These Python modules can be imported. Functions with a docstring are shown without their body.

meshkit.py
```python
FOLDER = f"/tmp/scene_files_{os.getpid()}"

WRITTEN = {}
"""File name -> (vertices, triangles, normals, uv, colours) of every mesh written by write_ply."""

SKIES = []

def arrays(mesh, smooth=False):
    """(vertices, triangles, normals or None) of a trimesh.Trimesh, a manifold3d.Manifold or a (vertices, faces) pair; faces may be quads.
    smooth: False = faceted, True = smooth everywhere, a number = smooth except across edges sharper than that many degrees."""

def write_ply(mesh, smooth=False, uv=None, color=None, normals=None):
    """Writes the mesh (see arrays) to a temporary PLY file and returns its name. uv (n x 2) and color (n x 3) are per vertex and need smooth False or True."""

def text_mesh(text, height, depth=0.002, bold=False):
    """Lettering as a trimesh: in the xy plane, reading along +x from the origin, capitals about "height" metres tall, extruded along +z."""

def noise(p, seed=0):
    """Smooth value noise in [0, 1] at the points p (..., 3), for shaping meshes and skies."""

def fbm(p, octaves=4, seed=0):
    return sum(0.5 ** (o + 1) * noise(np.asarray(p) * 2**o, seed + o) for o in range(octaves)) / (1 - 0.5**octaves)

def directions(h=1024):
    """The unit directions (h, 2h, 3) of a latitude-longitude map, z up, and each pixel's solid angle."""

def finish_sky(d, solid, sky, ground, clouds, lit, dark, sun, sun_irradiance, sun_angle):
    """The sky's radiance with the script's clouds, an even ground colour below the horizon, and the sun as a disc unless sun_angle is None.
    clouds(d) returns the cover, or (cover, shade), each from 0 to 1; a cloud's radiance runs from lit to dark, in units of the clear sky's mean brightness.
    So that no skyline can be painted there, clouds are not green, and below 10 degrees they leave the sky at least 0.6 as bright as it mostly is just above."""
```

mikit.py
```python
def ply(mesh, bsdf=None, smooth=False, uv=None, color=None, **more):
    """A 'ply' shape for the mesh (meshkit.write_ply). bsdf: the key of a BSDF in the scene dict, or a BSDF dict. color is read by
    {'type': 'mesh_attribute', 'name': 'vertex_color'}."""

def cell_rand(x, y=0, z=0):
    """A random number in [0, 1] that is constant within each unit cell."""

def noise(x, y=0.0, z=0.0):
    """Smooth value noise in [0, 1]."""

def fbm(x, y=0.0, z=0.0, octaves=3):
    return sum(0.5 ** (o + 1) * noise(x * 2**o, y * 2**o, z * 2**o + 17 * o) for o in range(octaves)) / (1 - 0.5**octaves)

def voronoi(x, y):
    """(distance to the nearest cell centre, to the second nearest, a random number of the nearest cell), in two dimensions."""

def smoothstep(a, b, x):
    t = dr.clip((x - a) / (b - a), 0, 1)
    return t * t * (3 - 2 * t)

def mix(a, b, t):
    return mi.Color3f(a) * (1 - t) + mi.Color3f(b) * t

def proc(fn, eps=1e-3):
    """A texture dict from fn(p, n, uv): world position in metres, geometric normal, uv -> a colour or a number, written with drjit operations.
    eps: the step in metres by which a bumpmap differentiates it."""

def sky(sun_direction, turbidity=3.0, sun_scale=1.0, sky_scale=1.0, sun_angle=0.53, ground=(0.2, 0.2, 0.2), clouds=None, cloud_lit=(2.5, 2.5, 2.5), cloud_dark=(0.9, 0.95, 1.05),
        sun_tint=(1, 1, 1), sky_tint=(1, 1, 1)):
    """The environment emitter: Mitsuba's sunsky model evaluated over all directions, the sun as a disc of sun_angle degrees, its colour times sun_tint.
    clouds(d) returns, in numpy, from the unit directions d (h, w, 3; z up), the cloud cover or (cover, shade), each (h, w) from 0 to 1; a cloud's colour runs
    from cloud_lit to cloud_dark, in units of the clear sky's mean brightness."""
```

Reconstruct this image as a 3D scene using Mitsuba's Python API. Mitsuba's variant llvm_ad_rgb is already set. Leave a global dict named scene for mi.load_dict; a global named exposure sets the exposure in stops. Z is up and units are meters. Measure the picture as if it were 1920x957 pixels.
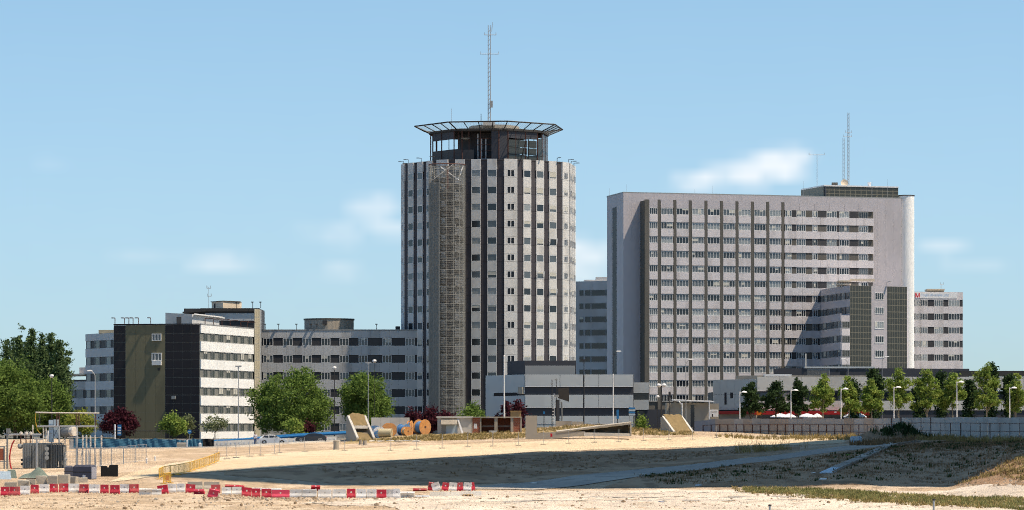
import math, numpy as np, trimesh, shapely, manifold3d as m3, drjit as dr
import mitsuba as mi, mikit, meshkit
from scipy.interpolate import PchipInterpolator
T = mi.ScalarTransform4f
scene, labels = {}, {}

# ------------------------------------------------------------------ camera, sky, sun, exposure
F, H, HY = 6061.0, 6.6, 790.0            # focal length in photo pixels, eye height, row of the horizon
exposure = 1.9
scene['camera'] = {'type': 'perspective', 'fov': 2*math.degrees(math.atan(960/F)), 'fov_axis': 'x', 'near_clip': 1.0, 'far_clip': 12000.0,
                   'principal_point_offset_y': -(HY-478.5)/957,
                   'to_world': T().look_at(origin=[0, 0, H], target=[0, 100, H], up=[0, 0, 1])}
AZ, EL = math.radians(72), math.radians(61)
SUN = np.array([math.sin(AZ)*math.cos(EL), -math.cos(AZ)*math.cos(EL), math.sin(EL)])

def cloud_cover(d):
    az = np.degrees(np.arctan2(d[..., 0], d[..., 1]))
    el = np.degrees(np.arcsin(np.clip(d[..., 2], -1, 1)))
    q = np.stack([az*1.3, el*1.3, az*0], -1)
    n = meshkit.fbm(q, 4, 3)
    n2 = meshkit.fbm(q*2.7, 3, 9)
    cov = np.zeros(az.shape)
    # puffs of fair-weather cloud low over the horizon: azimuth, elevation, half widths (degrees), density
    for a, e, wa, we, k in ((3.5, 4.25, .55, .18, .9), (4.1, 4.33, .55, .22, 1.0), (4.75, 4.5, .5, .24, 1.0), (5.1, 4.65, .3, .16, .8), (3.25, 4.15, .35, .14, .6),
                            (-2.4, 3.75, .5, .18, .5), (-2.2, 3.4, .45, .2, .5), (-3.0, 3.3, .5, .2, .25), (-5.1, 2.78, .5, .14, .42), (-6.4, 2.9, .6, .08, .15), (-2.95, 2.65, .5, .10, .38),
                            (1.4, 2.95, .5, .28, .75), (1.1, 2.6, .6, .2, .5), (7.6, 3.03, .35, .09, .45), (8.2, 2.75, .5, .08, .2), (-8.1, 4.55, .3, .07, .10),
                            (14, 5, 2, .6, .7), (-15, 4.2, 2.2, .5, .7), (-22, 6, 2.5, .8, .6), (26, 4, 3, .7, .7), (60, 7, 5, 1.2, .6), (-70, 6, 5, 1.3, .6), (150, 6, 6, 1.3, .6), (-140, 7, 6, 1.3, .6)):
        da = (az-a+180) % 360-180
        r = np.sqrt((da/wa)**2+((el-e)/we)**2)
        cov = np.maximum(cov, k*np.clip(1.45-r+(n-.5)*1.5+(n2-.5)*.7, 0, 1)**1.3)
    cov = np.clip(cov, 0, 1)*.72
    veil = .16*np.exp(-np.clip(el, 0, 90)/5.5)*(.9+.2*n)          # summer haze whitening the sky towards the horizon, all round
    return 1-(1-cov)*(1-veil), np.clip(.5-(n2-.3), 0, 1)*.35

scene['sky'] = mikit.sky(SUN.tolist(), turbidity=3, clouds=cloud_cover, cloud_lit=(3.15, 3.15, 3.15), cloud_dark=(2.45, 2.5, 2.6), sky_scale=.93, sky_tint=(.89, 1.08, 1.07), ground=(.25, .22, .17))

# ------------------------------------------------------------------ materials
def rgb(c): return {'type': 'rgb', 'value': [float(x) for x in c]}
def mat(name, col, rough=.7, spec=.3, metal=0., **kw):
    scene[name] = {'type': 'twosided', 'bsdf': {'type': 'principled', 'base_color': col if isinstance(col, dict) else rgb(col), 'roughness': rough, 'specular': spec, 'metallic': metal, **kw}}
    return name
def stained(base, stain, amt=.6, sc=.9, streak=.22, lo=.48, hi=.72):
    """weathered panels: blotches and rain streaks of dirt, plus a small change of tone from panel to panel"""
    def fn(p, n, uv):
        h = p.x+p.y*.6
        s = mikit.fbm(h*sc*.42, p.z*streak*sc*.5, 3.1, 2)
        g = mikit.noise(h*.75, p.z*.13)                       # thin vertical rain streaks
        c = mikit.cell_rand(dr.floor(h/1.83), dr.floor(p.z/3.25))
        t = mikit.smoothstep(lo, hi, s)*amt*.75+(g-.5)*.16*amt+(c-.5)*.16
        return mikit.mix(base, stain, dr.clip(t, 0, 1))
    return mikit.proc(fn)
mat('white_panel', stained((.86, .86, .84), (.74, .74, .72), .6), .6)
mat('grey_panel', stained((.50, .51, .52), (.33, .33, .33), .8), .7)
mat('tower_panel', stained((.62, .615, .60), (.46, .45, .43), .8, 1.2), .7)
mat('tower_dark', stained((.060, .055, .064), (.10, .095, .10), .6), .65)
mat('tile_panel', stained((.47, .445, .47), (.40, .38, .395), .6), .6)
mat('spandrel_panel', stained((.61, .58, .595), (.46, .43, .43), .8, 1.6), .65)
mat('brown_column', stained((.105, .10, .088), (.15, .14, .125), .6), .6)
mat('black_tile', stained((.017, .015, .02), (.03, .026, .03), .7), .45)
mat('olive_tile', stained((.19, .172, .108), (.14, .128, .08), .85), .7)
mat('beige_tile', stained((.42, .38, .28), (.33, .30, .22), .7), .7)
mat('concrete', stained((.40, .36, .30), (.25, .22, .18), .85, .8), .85)
mat('pale_concrete', stained((.60, .58, .54), (.42, .40, .37), .8, .8), .85)
mat('cool_panel', stained((.53, .56, .57), (.45, .475, .49), .6), .6)
mat('dark_grey', (.055, .058, .07), .6)
mat('roof_dark', (.05, .05, .05), .8)
mat('glass_dark', (.02, .025, .032), .12, .6)
mat('glass_mid', (.10, .12, .135), .16, .6)
mat('glass_pale', (.27, .30, .31), .2, .6)
mat('glass_green', (.07, .085, .075), .18, .5)
mat('stair_panel', stained((.26, .26, .245), (.19, .19, .18), .7), .8)
mat('stair_steel', (.12, .115, .105), .7)
mat('blind', (.52, .51, .45), .7)
mat('frame_white', (.74, .74, .73), .5)
mat('frame_grey', (.30, .31, .31), .5)
mat('dark_infill', stained((.045, .045, .05), (.075, .075, .075), .6), .5)
mat('green_grey_infill', stained((.21, .215, .195), (.16, .165, .15), .6), .6)
mat('grid_glass', (.048, .050, .042), .25, .5)
mat('grid_line', (.20, .19, .15), .5)
mat('steel', (.42, .43, .44), .45, .5, .4)
mat('white_paint', (.75, .75, .75), .4)
mat('dark_steel', (.035, .033, .033), .5)
mat('rust_steel', (.10, .045, .035), .7)
mat('mesh_grey', (.29, .29, .27), .8)
mat('cream', (.66, .56, .43), .7)
def sandy(a, b, c, s=1.0):
    def fn(p, n, uv):
        t = mikit.fbm(p.x*.16*s, p.y*.09*s, 1.7)
        g = mikit.fbm(p.x*2.3, p.y*1.1, p.z*2)
        k = mikit.smoothstep(.40, .62, t)
        q = mikit.smoothstep(.55, .75, mikit.fbm(p.x*.55*s+9, p.y*.30*s, 5.))
        w = mikit.fbm(p.x*5.1, p.y*1.6, 4.4)
        return mikit.mix(mikit.mix(a, b, k), c, q*.75)*(0.80+.28*g+.12*w)
    return mikit.proc(fn)
mat('sand', sandy((.29, .22, .15), (.37, .295, .215), (.215, .16, .108), 1.6), .95, .1)
mat('clod_earth', sandy((.27, .19, .12), (.34, .26, .18), (.19, .135, .09), 2.), .95, .1)
mat('road_sand', sandy((.405, .325, .22), (.43, .355, .25), (.355, .28, .185), .6), .95, .1)
mat('white_sand', sandy((.38, .325, .265), (.45, .39, .32), (.30, .255, .20), .9), .95, .1)
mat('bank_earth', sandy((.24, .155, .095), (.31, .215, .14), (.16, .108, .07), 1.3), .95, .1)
mat('track_earth', sandy((.27, .245, .215), (.32, .29, .25), (.22, .20, .175), 1.), .95, .1)
mat('mound_earth', sandy((.29, .21, .12), (.24, .18, .095), (.20, .165, .085), 1.5), .95, .1)
mat('asphalt', (.10, .10, .10), .9)
mat('grounds', sandy((.10, .10, .095), (.13, .125, .12), (.06, .085, .035), .5), .95, .1)
def leafy(name, a, b, tr=.45):
    def fn(p, n, uv):
        t = mikit.noise(p.x*1.3, p.y*1.3, p.z*1.3)
        return mikit.mix(a, b, mikit.smoothstep(.25, .75, t))
    scene[name] = {'type': 'principledthin', 'base_color': mikit.proc(fn), 'roughness': .55, 'diff_trans': tr, 'spec_trans': 0.0}
leafy('leaf_mid', (.115, .185, .045), (.19, .275, .07), .55)
leafy('leaf_bright', (.18, .27, .06), (.29, .36, .09), .6)
leafy('leaf_yellow', (.22, .27, .05), (.33, .34, .08), .6)
leafy('leaf_dark', (.032, .058, .026), (.055, .088, .036), .35)
leafy('leaf_poplar', (.085, .135, .055), (.13, .185, .08), .45)
leafy('leaf_purple', (.055, .018, .028), (.10, .03, .04), .35)
leafy('leaf_grey', (.16, .19, .10), (.22, .25, .13), .5)
leafy('straw', (.25, .19, .08), (.38, .30, .13), .3)
leafy('weed', (.19, .12, .07), (.28, .185, .10), .3)
leafy('grass_green', (.17, .18, .065), (.30, .28, .12), .45)
mat('bark', (.11, .085, .06), .9)
mat('pale_bark', (.33, .28, .21), .9)
mat('red_plastic', stained((.46, .02, .045), (.50, .20, .16), .55, 3., .5), .55, .3)
mat('pink_plastic', (.60, .06, .11), .55, .3)
mat('white_plastic', stained((.74, .73, .71), (.55, .49, .42), .75, 3., .5), .5, .3)
mat('grey_plastic', (.42, .42, .42), .6)
mat('yellow_paint', (.68, .40, .06), .5)
mat('blue_sheet', (.05, .16, .25), .6)
mat('blue_paint', (.03, .18, .42), .45)
mat('pale_blue', (.42, .52, .60), .5)
mat('orange_wood', stained((.60, .27, .085), (.45, .24, .12), .7, 2.5, .8), .75)
mat('tan_wood', stained((.46, .31, .15), (.36, .26, .15), .7, 2.5, .8), .75)
mat('cable_blue', (.10, .22, .42), .5)
mat('cable_cream', (.55, .47, .30), .6)
mat('brick_red', (.30, .09, .05), .85)
mat('canopy_red', (.42, .02, .02), .5)
mat('canopy_orange', (.75, .17, .02), .5)
mat('tank_grey', stained((.20, .215, .22), (.15, .15, .14), .7, 2.), .5, .4)
mat('tank_dark', (.11, .12, .125), .5, .4)
mat('porcelain', (.62, .57, .50), .3)
mat('red_rubber', (.45, .03, .03), .5)
mat('net_cloth', (.16, .20, .17), .9)
mat('black_rubber', (.012, .012, .012), .7)
mat('crate_dark', (.075, .08, .11), .7)
mat('crate_pale', (.30, .31, .37), .7)
mat('car_white', (.75, .76, .78), .2, .5, clearcoat=1.0)
mat('car_blue', (.015, .018, .03), .2, .5, clearcoat=1.0)
mat('skin', (.40, .24, .17), .6)
mat('shirt', (.65, .63, .68), .9)
mat('jeans', (.06, .10, .20), .9)
mat('hair', (.03, .02, .015), .8)
mat('fence_grey', stained((.37, .355, .335), (.27, .26, .245), .8, 1.4), .85)
mat('fence_beige', stained((.36, .305, .255), (.27, .22, .18), .8, 1.4), .85)
mat('fence_blue', stained((.22, .245, .29), (.17, .19, .22), .8, 1.4), .8)
mat('sign_blue_text', (.18, .36, .60), .6)
mat('sign_red', (.62, .02, .04), .6)

# ------------------------------------------------------------------ helpers
used = {}
def numbered(k):
    n = used.get(k, 0); used[k] = n+1
    return k if n == 0 else f'{k}_{n:03d}'
def thing(name, label=None, cat=None, group=None, kind=None):
    k = numbered(name); labels[k] = {}; assert k not in scene, k
    for a, b in (('label', label), ('category', cat), ('group', group), ('kind', kind or 'thing')):
        if b: labels[k][a] = b
    return k
def note(k, **kw): labels.setdefault(k, {}).update(kw); return k
def put(name, shape, m, parent=None, M=None, smooth=False):
    """one entry of the scene: a mesh (or a ply dict made before) under its parent's key"""
    k = numbered(f'{parent}__{name}' if parent else name)
    if isinstance(shape, MB): shape = shape.mesh()
    d = dict(shape) if isinstance(shape, dict) else mikit.ply(shape, smooth=smooth)
    d['bsdf'] = {'type': 'ref', 'id': m}
    if M is not None: d['to_world'] = T(np.asarray(M, float))
    scene[k] = d
    return k
def own(k, shape, m, M=None, smooth=False):
    """the geometry of a thing that is one mesh"""
    if isinstance(shape, MB): shape = shape.mesh()
    d = dict(shape) if isinstance(shape, dict) else mikit.ply(shape, smooth=smooth)
    d['bsdf'] = {'type': 'ref', 'id': m}
    if M is not None: d['to_world'] = T(np.asarray(M, float))
    scene[k] = d
    return k
BOXF = np.array([[0, 2, 1], [0, 3, 2], [4, 5, 6], [4, 6, 7], [0, 1, 5], [0, 5, 4], [1, 2, 6], [1, 6, 5], [2, 3, 7], [2, 7, 6], [3, 0, 4], [3, 4, 7]])
class MB:
    def __init__(s): s.v, s.f, s.n = [], [], 0
    def add(s, v, f):
        s.v.append(np.asarray(v, float)); s.f.append(np.asarray(f, int)+s.n); s.n += len(v); return s
    def box(s, x0, x1, y0, y1, z0, z1):
        return s.add([[x0, y0, z0], [x1, y0, z0], [x1, y1, z0], [x0, y1, z0], [x0, y0, z1], [x1, y0, z1], [x1, y1, z1], [x0, y1, z1]], BOXF)
    def hexa(s, b, t):
        return s.add(np.vstack([b, t]), BOXF)
    def tube(s, p, q, r, r2=None, n=6, caps=True):
        p, q = np.asarray(p, float), np.asarray(q, float); r2 = r if r2 is None else r2
        w = q-p; L = np.linalg.norm(w); w = w/max(L, 1e-9)
        a = np.cross(w, [0, 0, 1.] if abs(w[2]) < .9 else [1., 0, 0]); a /= np.linalg.norm(a); b = np.cross(w, a)
        t = np.arange(n)*2*np.pi/n
        ring = np.cos(t)[:, None]*a+np.sin(t)[:, None]*b
        v = np.vstack([p+ring*r, q+ring*r2, [p], [q]]); i = np.arange(n); j = (i+1) % n
        f = [np.stack([i, j, j+n], 1), np.stack([i, j+n, i+n], 1)]
        if caps: f += [np.stack([j, i, i*0+2*n], 1), np.stack([i+n, j+n, i*0+2*n+1], 1)]
        return s.add(v, np.vstack(f))
    def path(s, pts, r, n=6):
        for a, b in zip(pts[:-1], pts[1:]): s.tube(a, b, r, n=n)
        return s
    def prism(s, poly, z0, z1):
        m = trimesh.creation.extrude_polygon(shapely.Polygon(poly), 1.0, engine='earcut')
        v = np.array(m.vertices); v[:, 2] = z0+v[:, 2]*(z1-z0)
        return s.add(v, m.faces)
    def slab(s, poly, y0, y1):
        """polygon in the xz plane, extruded along y"""
        m = trimesh.creation.extrude_polygon(shapely.Polygon(poly), 1.0, engine='earcut')
        v = np.array(m.vertices); v = np.stack([v[:, 0], y0+v[:, 2]*(y1-y0), v[:, 1]], 1)
        return s.add(v, m.faces[:, ::-1])
    def lathe(s, prof, c=(0, 0, 0), n=16):
        prof = np.asarray(prof, float); t = np.arange(n)*2*np.pi/n; k = len(prof)
        v = np.stack([np.outer(np.cos(t), prof[:, 0]), np.outer(np.sin(t), prof[:, 0]), np.outer(np.ones(n), prof[:, 1])], -1).reshape(-1, 3)+np.asarray(c)
        f = []
        for i in range(n):
            a, b = i*k, ((i+1) % n)*k
            for q in range(k-1): f += [[a+q, b+q, b+q+1], [a+q, b+q+1, a+q+1]]
        return s.add(v, f)
    def xf(s, M):
        M = np.asarray(M, float)
        s.v = [v@M[:3, :3].T+M[:3, 3] for v in s.v]; return s
    def mesh(s): return trimesh.Trimesh(np.vstack(s.v), np.vstack(s.f), process=False)
UB = mikit.ply(MB().box(0, 1, 0, 1, 0, 1).mesh())
def place(x, y, z, rz=0., s=1.):
    c, n = math.cos(rz)*s, math.sin(rz)*s
    return np.array([[c, -n, 0, x], [n, c, 0, y], [0, 0, s, z], [0, 0, 0, 1.]])
def XP(px, d): return (px-960)/F*d
def ZP(py, d): return H+(HY-py)/F*d
def pt(px, d): return np.array([XP(px, d), d])
def P(px, py, d): return np.array([XP(px, d), d, ZP(py, d)])
def nth(i):
    w = 'first second third fourth fifth sixth seventh eighth ninth tenth eleventh twelfth thirteenth fourteenth fifteenth sixteenth seventeenth eighteenth nineteenth twentieth'.split()
    if i < 20: return w[i]
    k = i+1; tens = {2: 'twent', 3: 'thirt', 4: 'fort', 5: 'fift'}[k//10]
    return tens+('y-'+w[k % 10-1] if k % 10 else 'ieth')
class Face:
    """an upright facade from plan point A to B, left to right as seen from outside; x along it, y into it, z up"""
    def __init__(s, A, B):
        s.A, s.B = np.asarray(A, float), np.asarray(B, float)
        w = s.B-s.A; s.L = np.linalg.norm(w); s.e = w/s.L; s.n = np.array([s.e[1], -s.e[0]])
        s.M = np.eye(4); s.M[:2, 0] = s.e; s.M[:2, 1] = -s.n; s.M[:2, 3] = s.A
    def s(s, px):
        k = (px-960)/F
        return (k*s.A[1]-s.A[0])/(s.e[0]-k*s.e[1])
    def z(s, px, py): return ZP(py, s.A[1]+s.s(px)*s.e[1])
    def out(s, o): return Face(s.A+s.n*o, s.B+s.n*o)
    def box(s, name, parent, m, s0, s1, z0, z1, o, i):
        M = s.M@np.array([[s1-s0, 0, 0, s0], [0, o+i, 0, -o], [0, 0, z1-z0, z0], [0, 0, 0, 1.]])
        return put(name, UB, m, parent, M)
    def put(s, name, parent, shape, m, x=0., y=0., z=0.):
        return put(name, shape, m, parent, s.M@place(x, y, z))

_wc = {}
rw = np.random.default_rng(5)
GL = ['glass_dark', 'glass_dark', 'glass_mid', 'glass_mid', 'glass_pale']
def window(fc, parent, s0, s1, z0, z1, nl=1, y=.05, glass=None, frame='frame_white', bar=.10, blind=.35, tilt=False):
    w, h = round(s1-s0, 2), round(z1-z0, 2)
    key = (w, h, nl, bar)
    if key not in _wc:
        b = MB().box(0, w, -.10, .06, 0, bar).box(0, w, -.10, .06, h-bar, h).box(0, bar, -.10, .06, bar, h-bar).box(w-bar, w, -.10, .06, bar, h-bar)
        for i in range(1, nl):
            x = w*i/nl; b.box(x-bar/2, x+bar/2, -.09, .06, bar, h-bar)
        _wc[key] = mikit.ply(b.mesh())
    k = fc.put('window', parent, _wc[key], frame, s0, y, z0)
    g = glass or GL[rw.integers(len(GL))]
    fc.box('pane', k, g, s0+.03, s1-.03, z0+.03, z1-.03, -y-.01, y+.05)
    if rw.random() < blind:
        lo = rw.choice([.25, .45, .6, .8])
        i0 = 0 if nl < 3 else rw.integers(0, nl-1); i1 = nl if nl < 3 else min(nl, i0+rw.integers(1, 3))
        fc.box('blind', k, 'blind', s0+bar+(w-2*bar)*i0/nl, s0+bar+(w-2*bar)*i1/nl, z0+bar+(h-2*bar)*(1-lo), z1-bar, -y+.025, y-.012)
    return k

# ------------------------------------------------------------------ ground
COL = {-250: [(957, 232), (930, 275), (900, 300), (880, 335), (860, 390), (838, 470), (828, 530)],
       0: [(957, 232), (930, 275), (900, 300), (880, 335), (860, 390), (843, 450), (836, 512)],
       290: [(957, 232), (928, 278), (905, 298), (890, 311), (870, 345), (845, 430), (841.5, 446), (843, 454), (836, 512)],
       600: [(957, 232), (930, 275), (912, 300), (895, 312), (872, 335), (850, 400), (838, 440), (830, 476), (832.6, 484), (829.5, 518)],
       800: [(957, 232), (930, 275), (918, 292), (890, 315), (860, 360), (842, 410), (825, 470), (816, 500), (814, 512)],
       1000: [(957, 232), (918, 293.6), (890, 325), (848, 385), (828, 450), (816, 490), (811, 505), (803, 520)],
       1100: [(957, 232), (919, 290), (895, 315), (845, 400), (826, 455), (814, 492), (808, 505), (796, 522)],
       1240: [(957, 232), (920, 287), (900, 305), (870, 350), (840, 430), (822, 480), (813, 500), (808, 515)],
       1450: [(957, 232), (918, 284), (890, 300), (862, 330), (835, 449), (818, 505), (812, 522)],
       1600: [(957, 230), (915, 283), (890, 294), (850, 330), (836, 400), (822, 490), (817, 510)],
       1780: [(957, 228), (915, 281.8), (880, 300), (845, 325), (830, 390), (820, 440)],
       1920: [(957, 225), (925, 255), (905, 265), (860, 280), (838, 310), (826, 370), (822, 395)],
       2150: [(957, 220), (905, 255), (850, 275), (826, 350), (822, 380)]}
_cp = np.array(sorted(COL), float)
_cf = []
for c in sorted(COL):
    q = [(d, ZP(py, d)) for py, d in COL[c]]
    zl = q[-1][1]
    q = [(0., .05), (120., .1)]+q+[(max(q[-1][0]+18, 534), max(3.6, min(zl, 4.5)) if c > 1300 else 3.55), (575., 3.42), (9000., 3.4)]
    q = np.array(q); _cf.append(PchipInterpolator(q[:, 0], q[:, 1]))
def base_height(x, y):
    x, y = np.broadcast_arrays(np.asarray(x, float), np.asarray(y, float))
    yy = np.clip(y, 1., 8900.)
    px = np.clip(960+x/np.maximum(yy, 60)*F, _cp[0], _cp[-1]-1e-6)
    zs = np.stack([f(yy) for f in _cf])
    i = np.clip(np.searchsorted(_cp, px, side='right')-1, 0, len(_cp)-2)
    t = (px-_cp[i])/(_cp[i+1]-_cp[i]); t = t*t*(3-2*t)*.5+t*.5
    a = np.take_along_axis(zs, i[None], 0)[0]; b = np.take_along_axis(zs, i[None]+1, 0)[0]
    return a*(1-t)+b*t
def height(x, y):
    x, y = np.broadcast_arrays(np.asarray(x, float), np.asarray(y, float))
    z = base_height(x, y)
    slope = np.abs(base_height(x, y+1.5)-base_height(x, y-1.5))/3
    amp = .05+2.6*np.clip(slope-.035, 0, .16)+.16*np.clip((285-y)/25, 0, 1)
    q = np.stack([x*.30, y*.16, x*0], -1)
    q2 = np.stack([x*1.3, y*.8, x*0+4], -1)
    w = np.clip((560-y)/60, 0, 1)*np.clip(y/100, 0, 1)
    return z+w*amp*((meshkit.fbm(q, 3, 1)-.5)*1.6+(meshkit.fbm(q2, 2, 2)-.5)*.5)
def hz(x, y): return float(height(np.array([x]), np.array([y]))[0])
_dd = np.arange(215., 620., .4)
def gnd(px, py):
    """the point of the ground seen at a place of the photograph"""
    z = base_height((px-960)/F*_dd, _dd); g = H+(HY-py)/F*_dd-z
    i = np.nonzero(g <= 0)[0]
    d = _dd[i[0]] if len(i) else 560.
    x = XP(px, d); return np.array([x, d, hz(x, d)])
def grow(a, b, step, r=1.18, far=6000.):
    out = [b]; s = step
    while abs(out[-1]) < far: s *= r; out.append(out[-1]+s)
    return out
xs = np.concatenate([-np.array(grow(0, 62, .5))[::-1], np.arange(-61.5, 72, .5), np.array(grow(0, 72, .5))])
ys = np.concatenate([np.array([-6000, -3000, -1200, -500, -200, -50, 30, 80, 120, 150, 175, 195, 208]), np.arange(215, 345, .6), np.arange(345, 570, 1.3), np.array(grow(0, 571, 1.5))])
gx, gy = np.meshgrid(xs, ys)
gz = height(gx, gy)
def grid_mesh(gx, gy, gz):
    r, c = gx.shape; i = np.arange(r*c).reshape(r, c)
    f = np.vstack([np.stack([i[:-1, :-1], i[:-1, 1:], i[1:, 1:]], -1).reshape(-1, 3), np.stack([i[:-1, :-1], i[1:, 1:], i[1:, :-1]], -1).reshape(-1, 3)])
    return trimesh.Trimesh(np.stack([gx, gy, gz], -1).reshape(-1, 3), f, process=False)
thing('ground', 'sandy construction ground rising gently from the foreground pit to the hospital street', kind='structure')
cut = int(np.searchsorted(ys, 549.))
own('ground', grid_mesh(gx[:cut], gy[:cut], gz[:cut]), 'sand', smooth=True)
thing('hospital_grounds', 'paved and planted ground on which the hospital buildings stand', kind='structure')
own('hospital_grounds', grid_mesh(gx[cut-1:], gy[cut-1:], gz[cut-1:]), 'grounds', smooth=True)
def drape(name, label, m, up, lo, n=160, k=8, lift=.03, rag=.5, seed=1, world=False):
    """a sheet of other soil lying on the ground between two edges"""
    def line(pts):
        pts = np.array([gnd(*p)[:2] if world is False else pt(*p) for p in pts]); s = np.r_[0, np.cumsum(np.linalg.norm(np.diff(pts, axis=0), axis=1))]
        t = np.linspace(0, s[-1], n); return np.stack([np.interp(t, s, pts[:, 0]), np.interp(t, s, pts[:, 1])], -1)
    a, b = line(up), line(lo); t = np.linspace(0, 1, k)[:, None, None]
    q = a*(1-t)+b*t
    wob = meshkit.fbm(np.stack([q[..., 0]*.5, q[..., 1]*.2, q[..., 0]*0], -1), 3, seed)-.5
    q[..., 1] += wob*rag*4
    z = height(q[..., 0], q[..., 1])+lift
    key = thing(name, label, kind='structure')
    own(key, grid_mesh(q[..., 0], q[..., 1], z), m, smooth=True)
drape('dirt_road', 'pale sand road running across in front of the concrete structures', 'road_sand',
      [(205, 904), (330, 868), (420, 858), (520, 850), (650, 843), (800, 836), (1000, 829), (1240, 822), (1350, 819), (1480, 821), (1580, 823)],
      [(204, 905.5), (300, 893), (420, 884), (600, 873), (800, 861), (1000, 849), (1240, 841), (1450, 836), (1540, 834), (1585, 831)], 240, 40, .04, .4, 3)
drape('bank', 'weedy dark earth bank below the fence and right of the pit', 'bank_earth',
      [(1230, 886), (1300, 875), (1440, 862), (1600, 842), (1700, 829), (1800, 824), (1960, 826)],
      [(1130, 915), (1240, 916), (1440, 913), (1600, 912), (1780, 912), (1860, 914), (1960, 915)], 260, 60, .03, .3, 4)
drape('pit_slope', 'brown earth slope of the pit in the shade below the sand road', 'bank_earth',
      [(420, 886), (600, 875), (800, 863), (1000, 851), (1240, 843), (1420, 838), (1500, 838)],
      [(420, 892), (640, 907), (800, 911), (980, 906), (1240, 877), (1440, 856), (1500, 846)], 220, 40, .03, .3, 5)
drape('dirt_track', 'grey dirt track climbing from the pit floor to the fence', 'track_earth',
      [(860, 917), (1000, 905), (1240, 878), (1440, 857), (1590, 837), (1660, 829), (1725, 822)],
      [(1000, 920), (1130, 905), (1260, 888), (1450, 866), (1600, 845), (1670, 835), (1728, 825)], 200, 10, .06, .15, 6)
drape('pale_ground', 'whitish trodden ground in the right foreground', 'white_sand',
      [(560, 944), (700, 937), (900, 922), (1240, 919), (1500, 921), (1800, 917), (1990, 919)],
      [(562, 945), (700, 950), (780, 962), (900, 975), (1240, 975), (1500, 975), (1800, 975), (1990, 975)], 260, 30, .03, 1.3, 7)
for i_, (y0_, y1_, y2_) in enumerate(((938, 933, 931), (943, 938.5, 937), (927, 926, 923.5))):
    drape('tyre_track', f'faint darker wheel rut across the pale foreground, {nth(i_)} of three from the left', 'track_earth', [(840+i_*60, y0_), (1200, y1_), (1560, y2_)], [(840+i_*60, y0_+1.6), (1200, y1_+1.5), (1560, y2_+1.2)], 160, 4, .05, .12, 20+i_)
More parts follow.
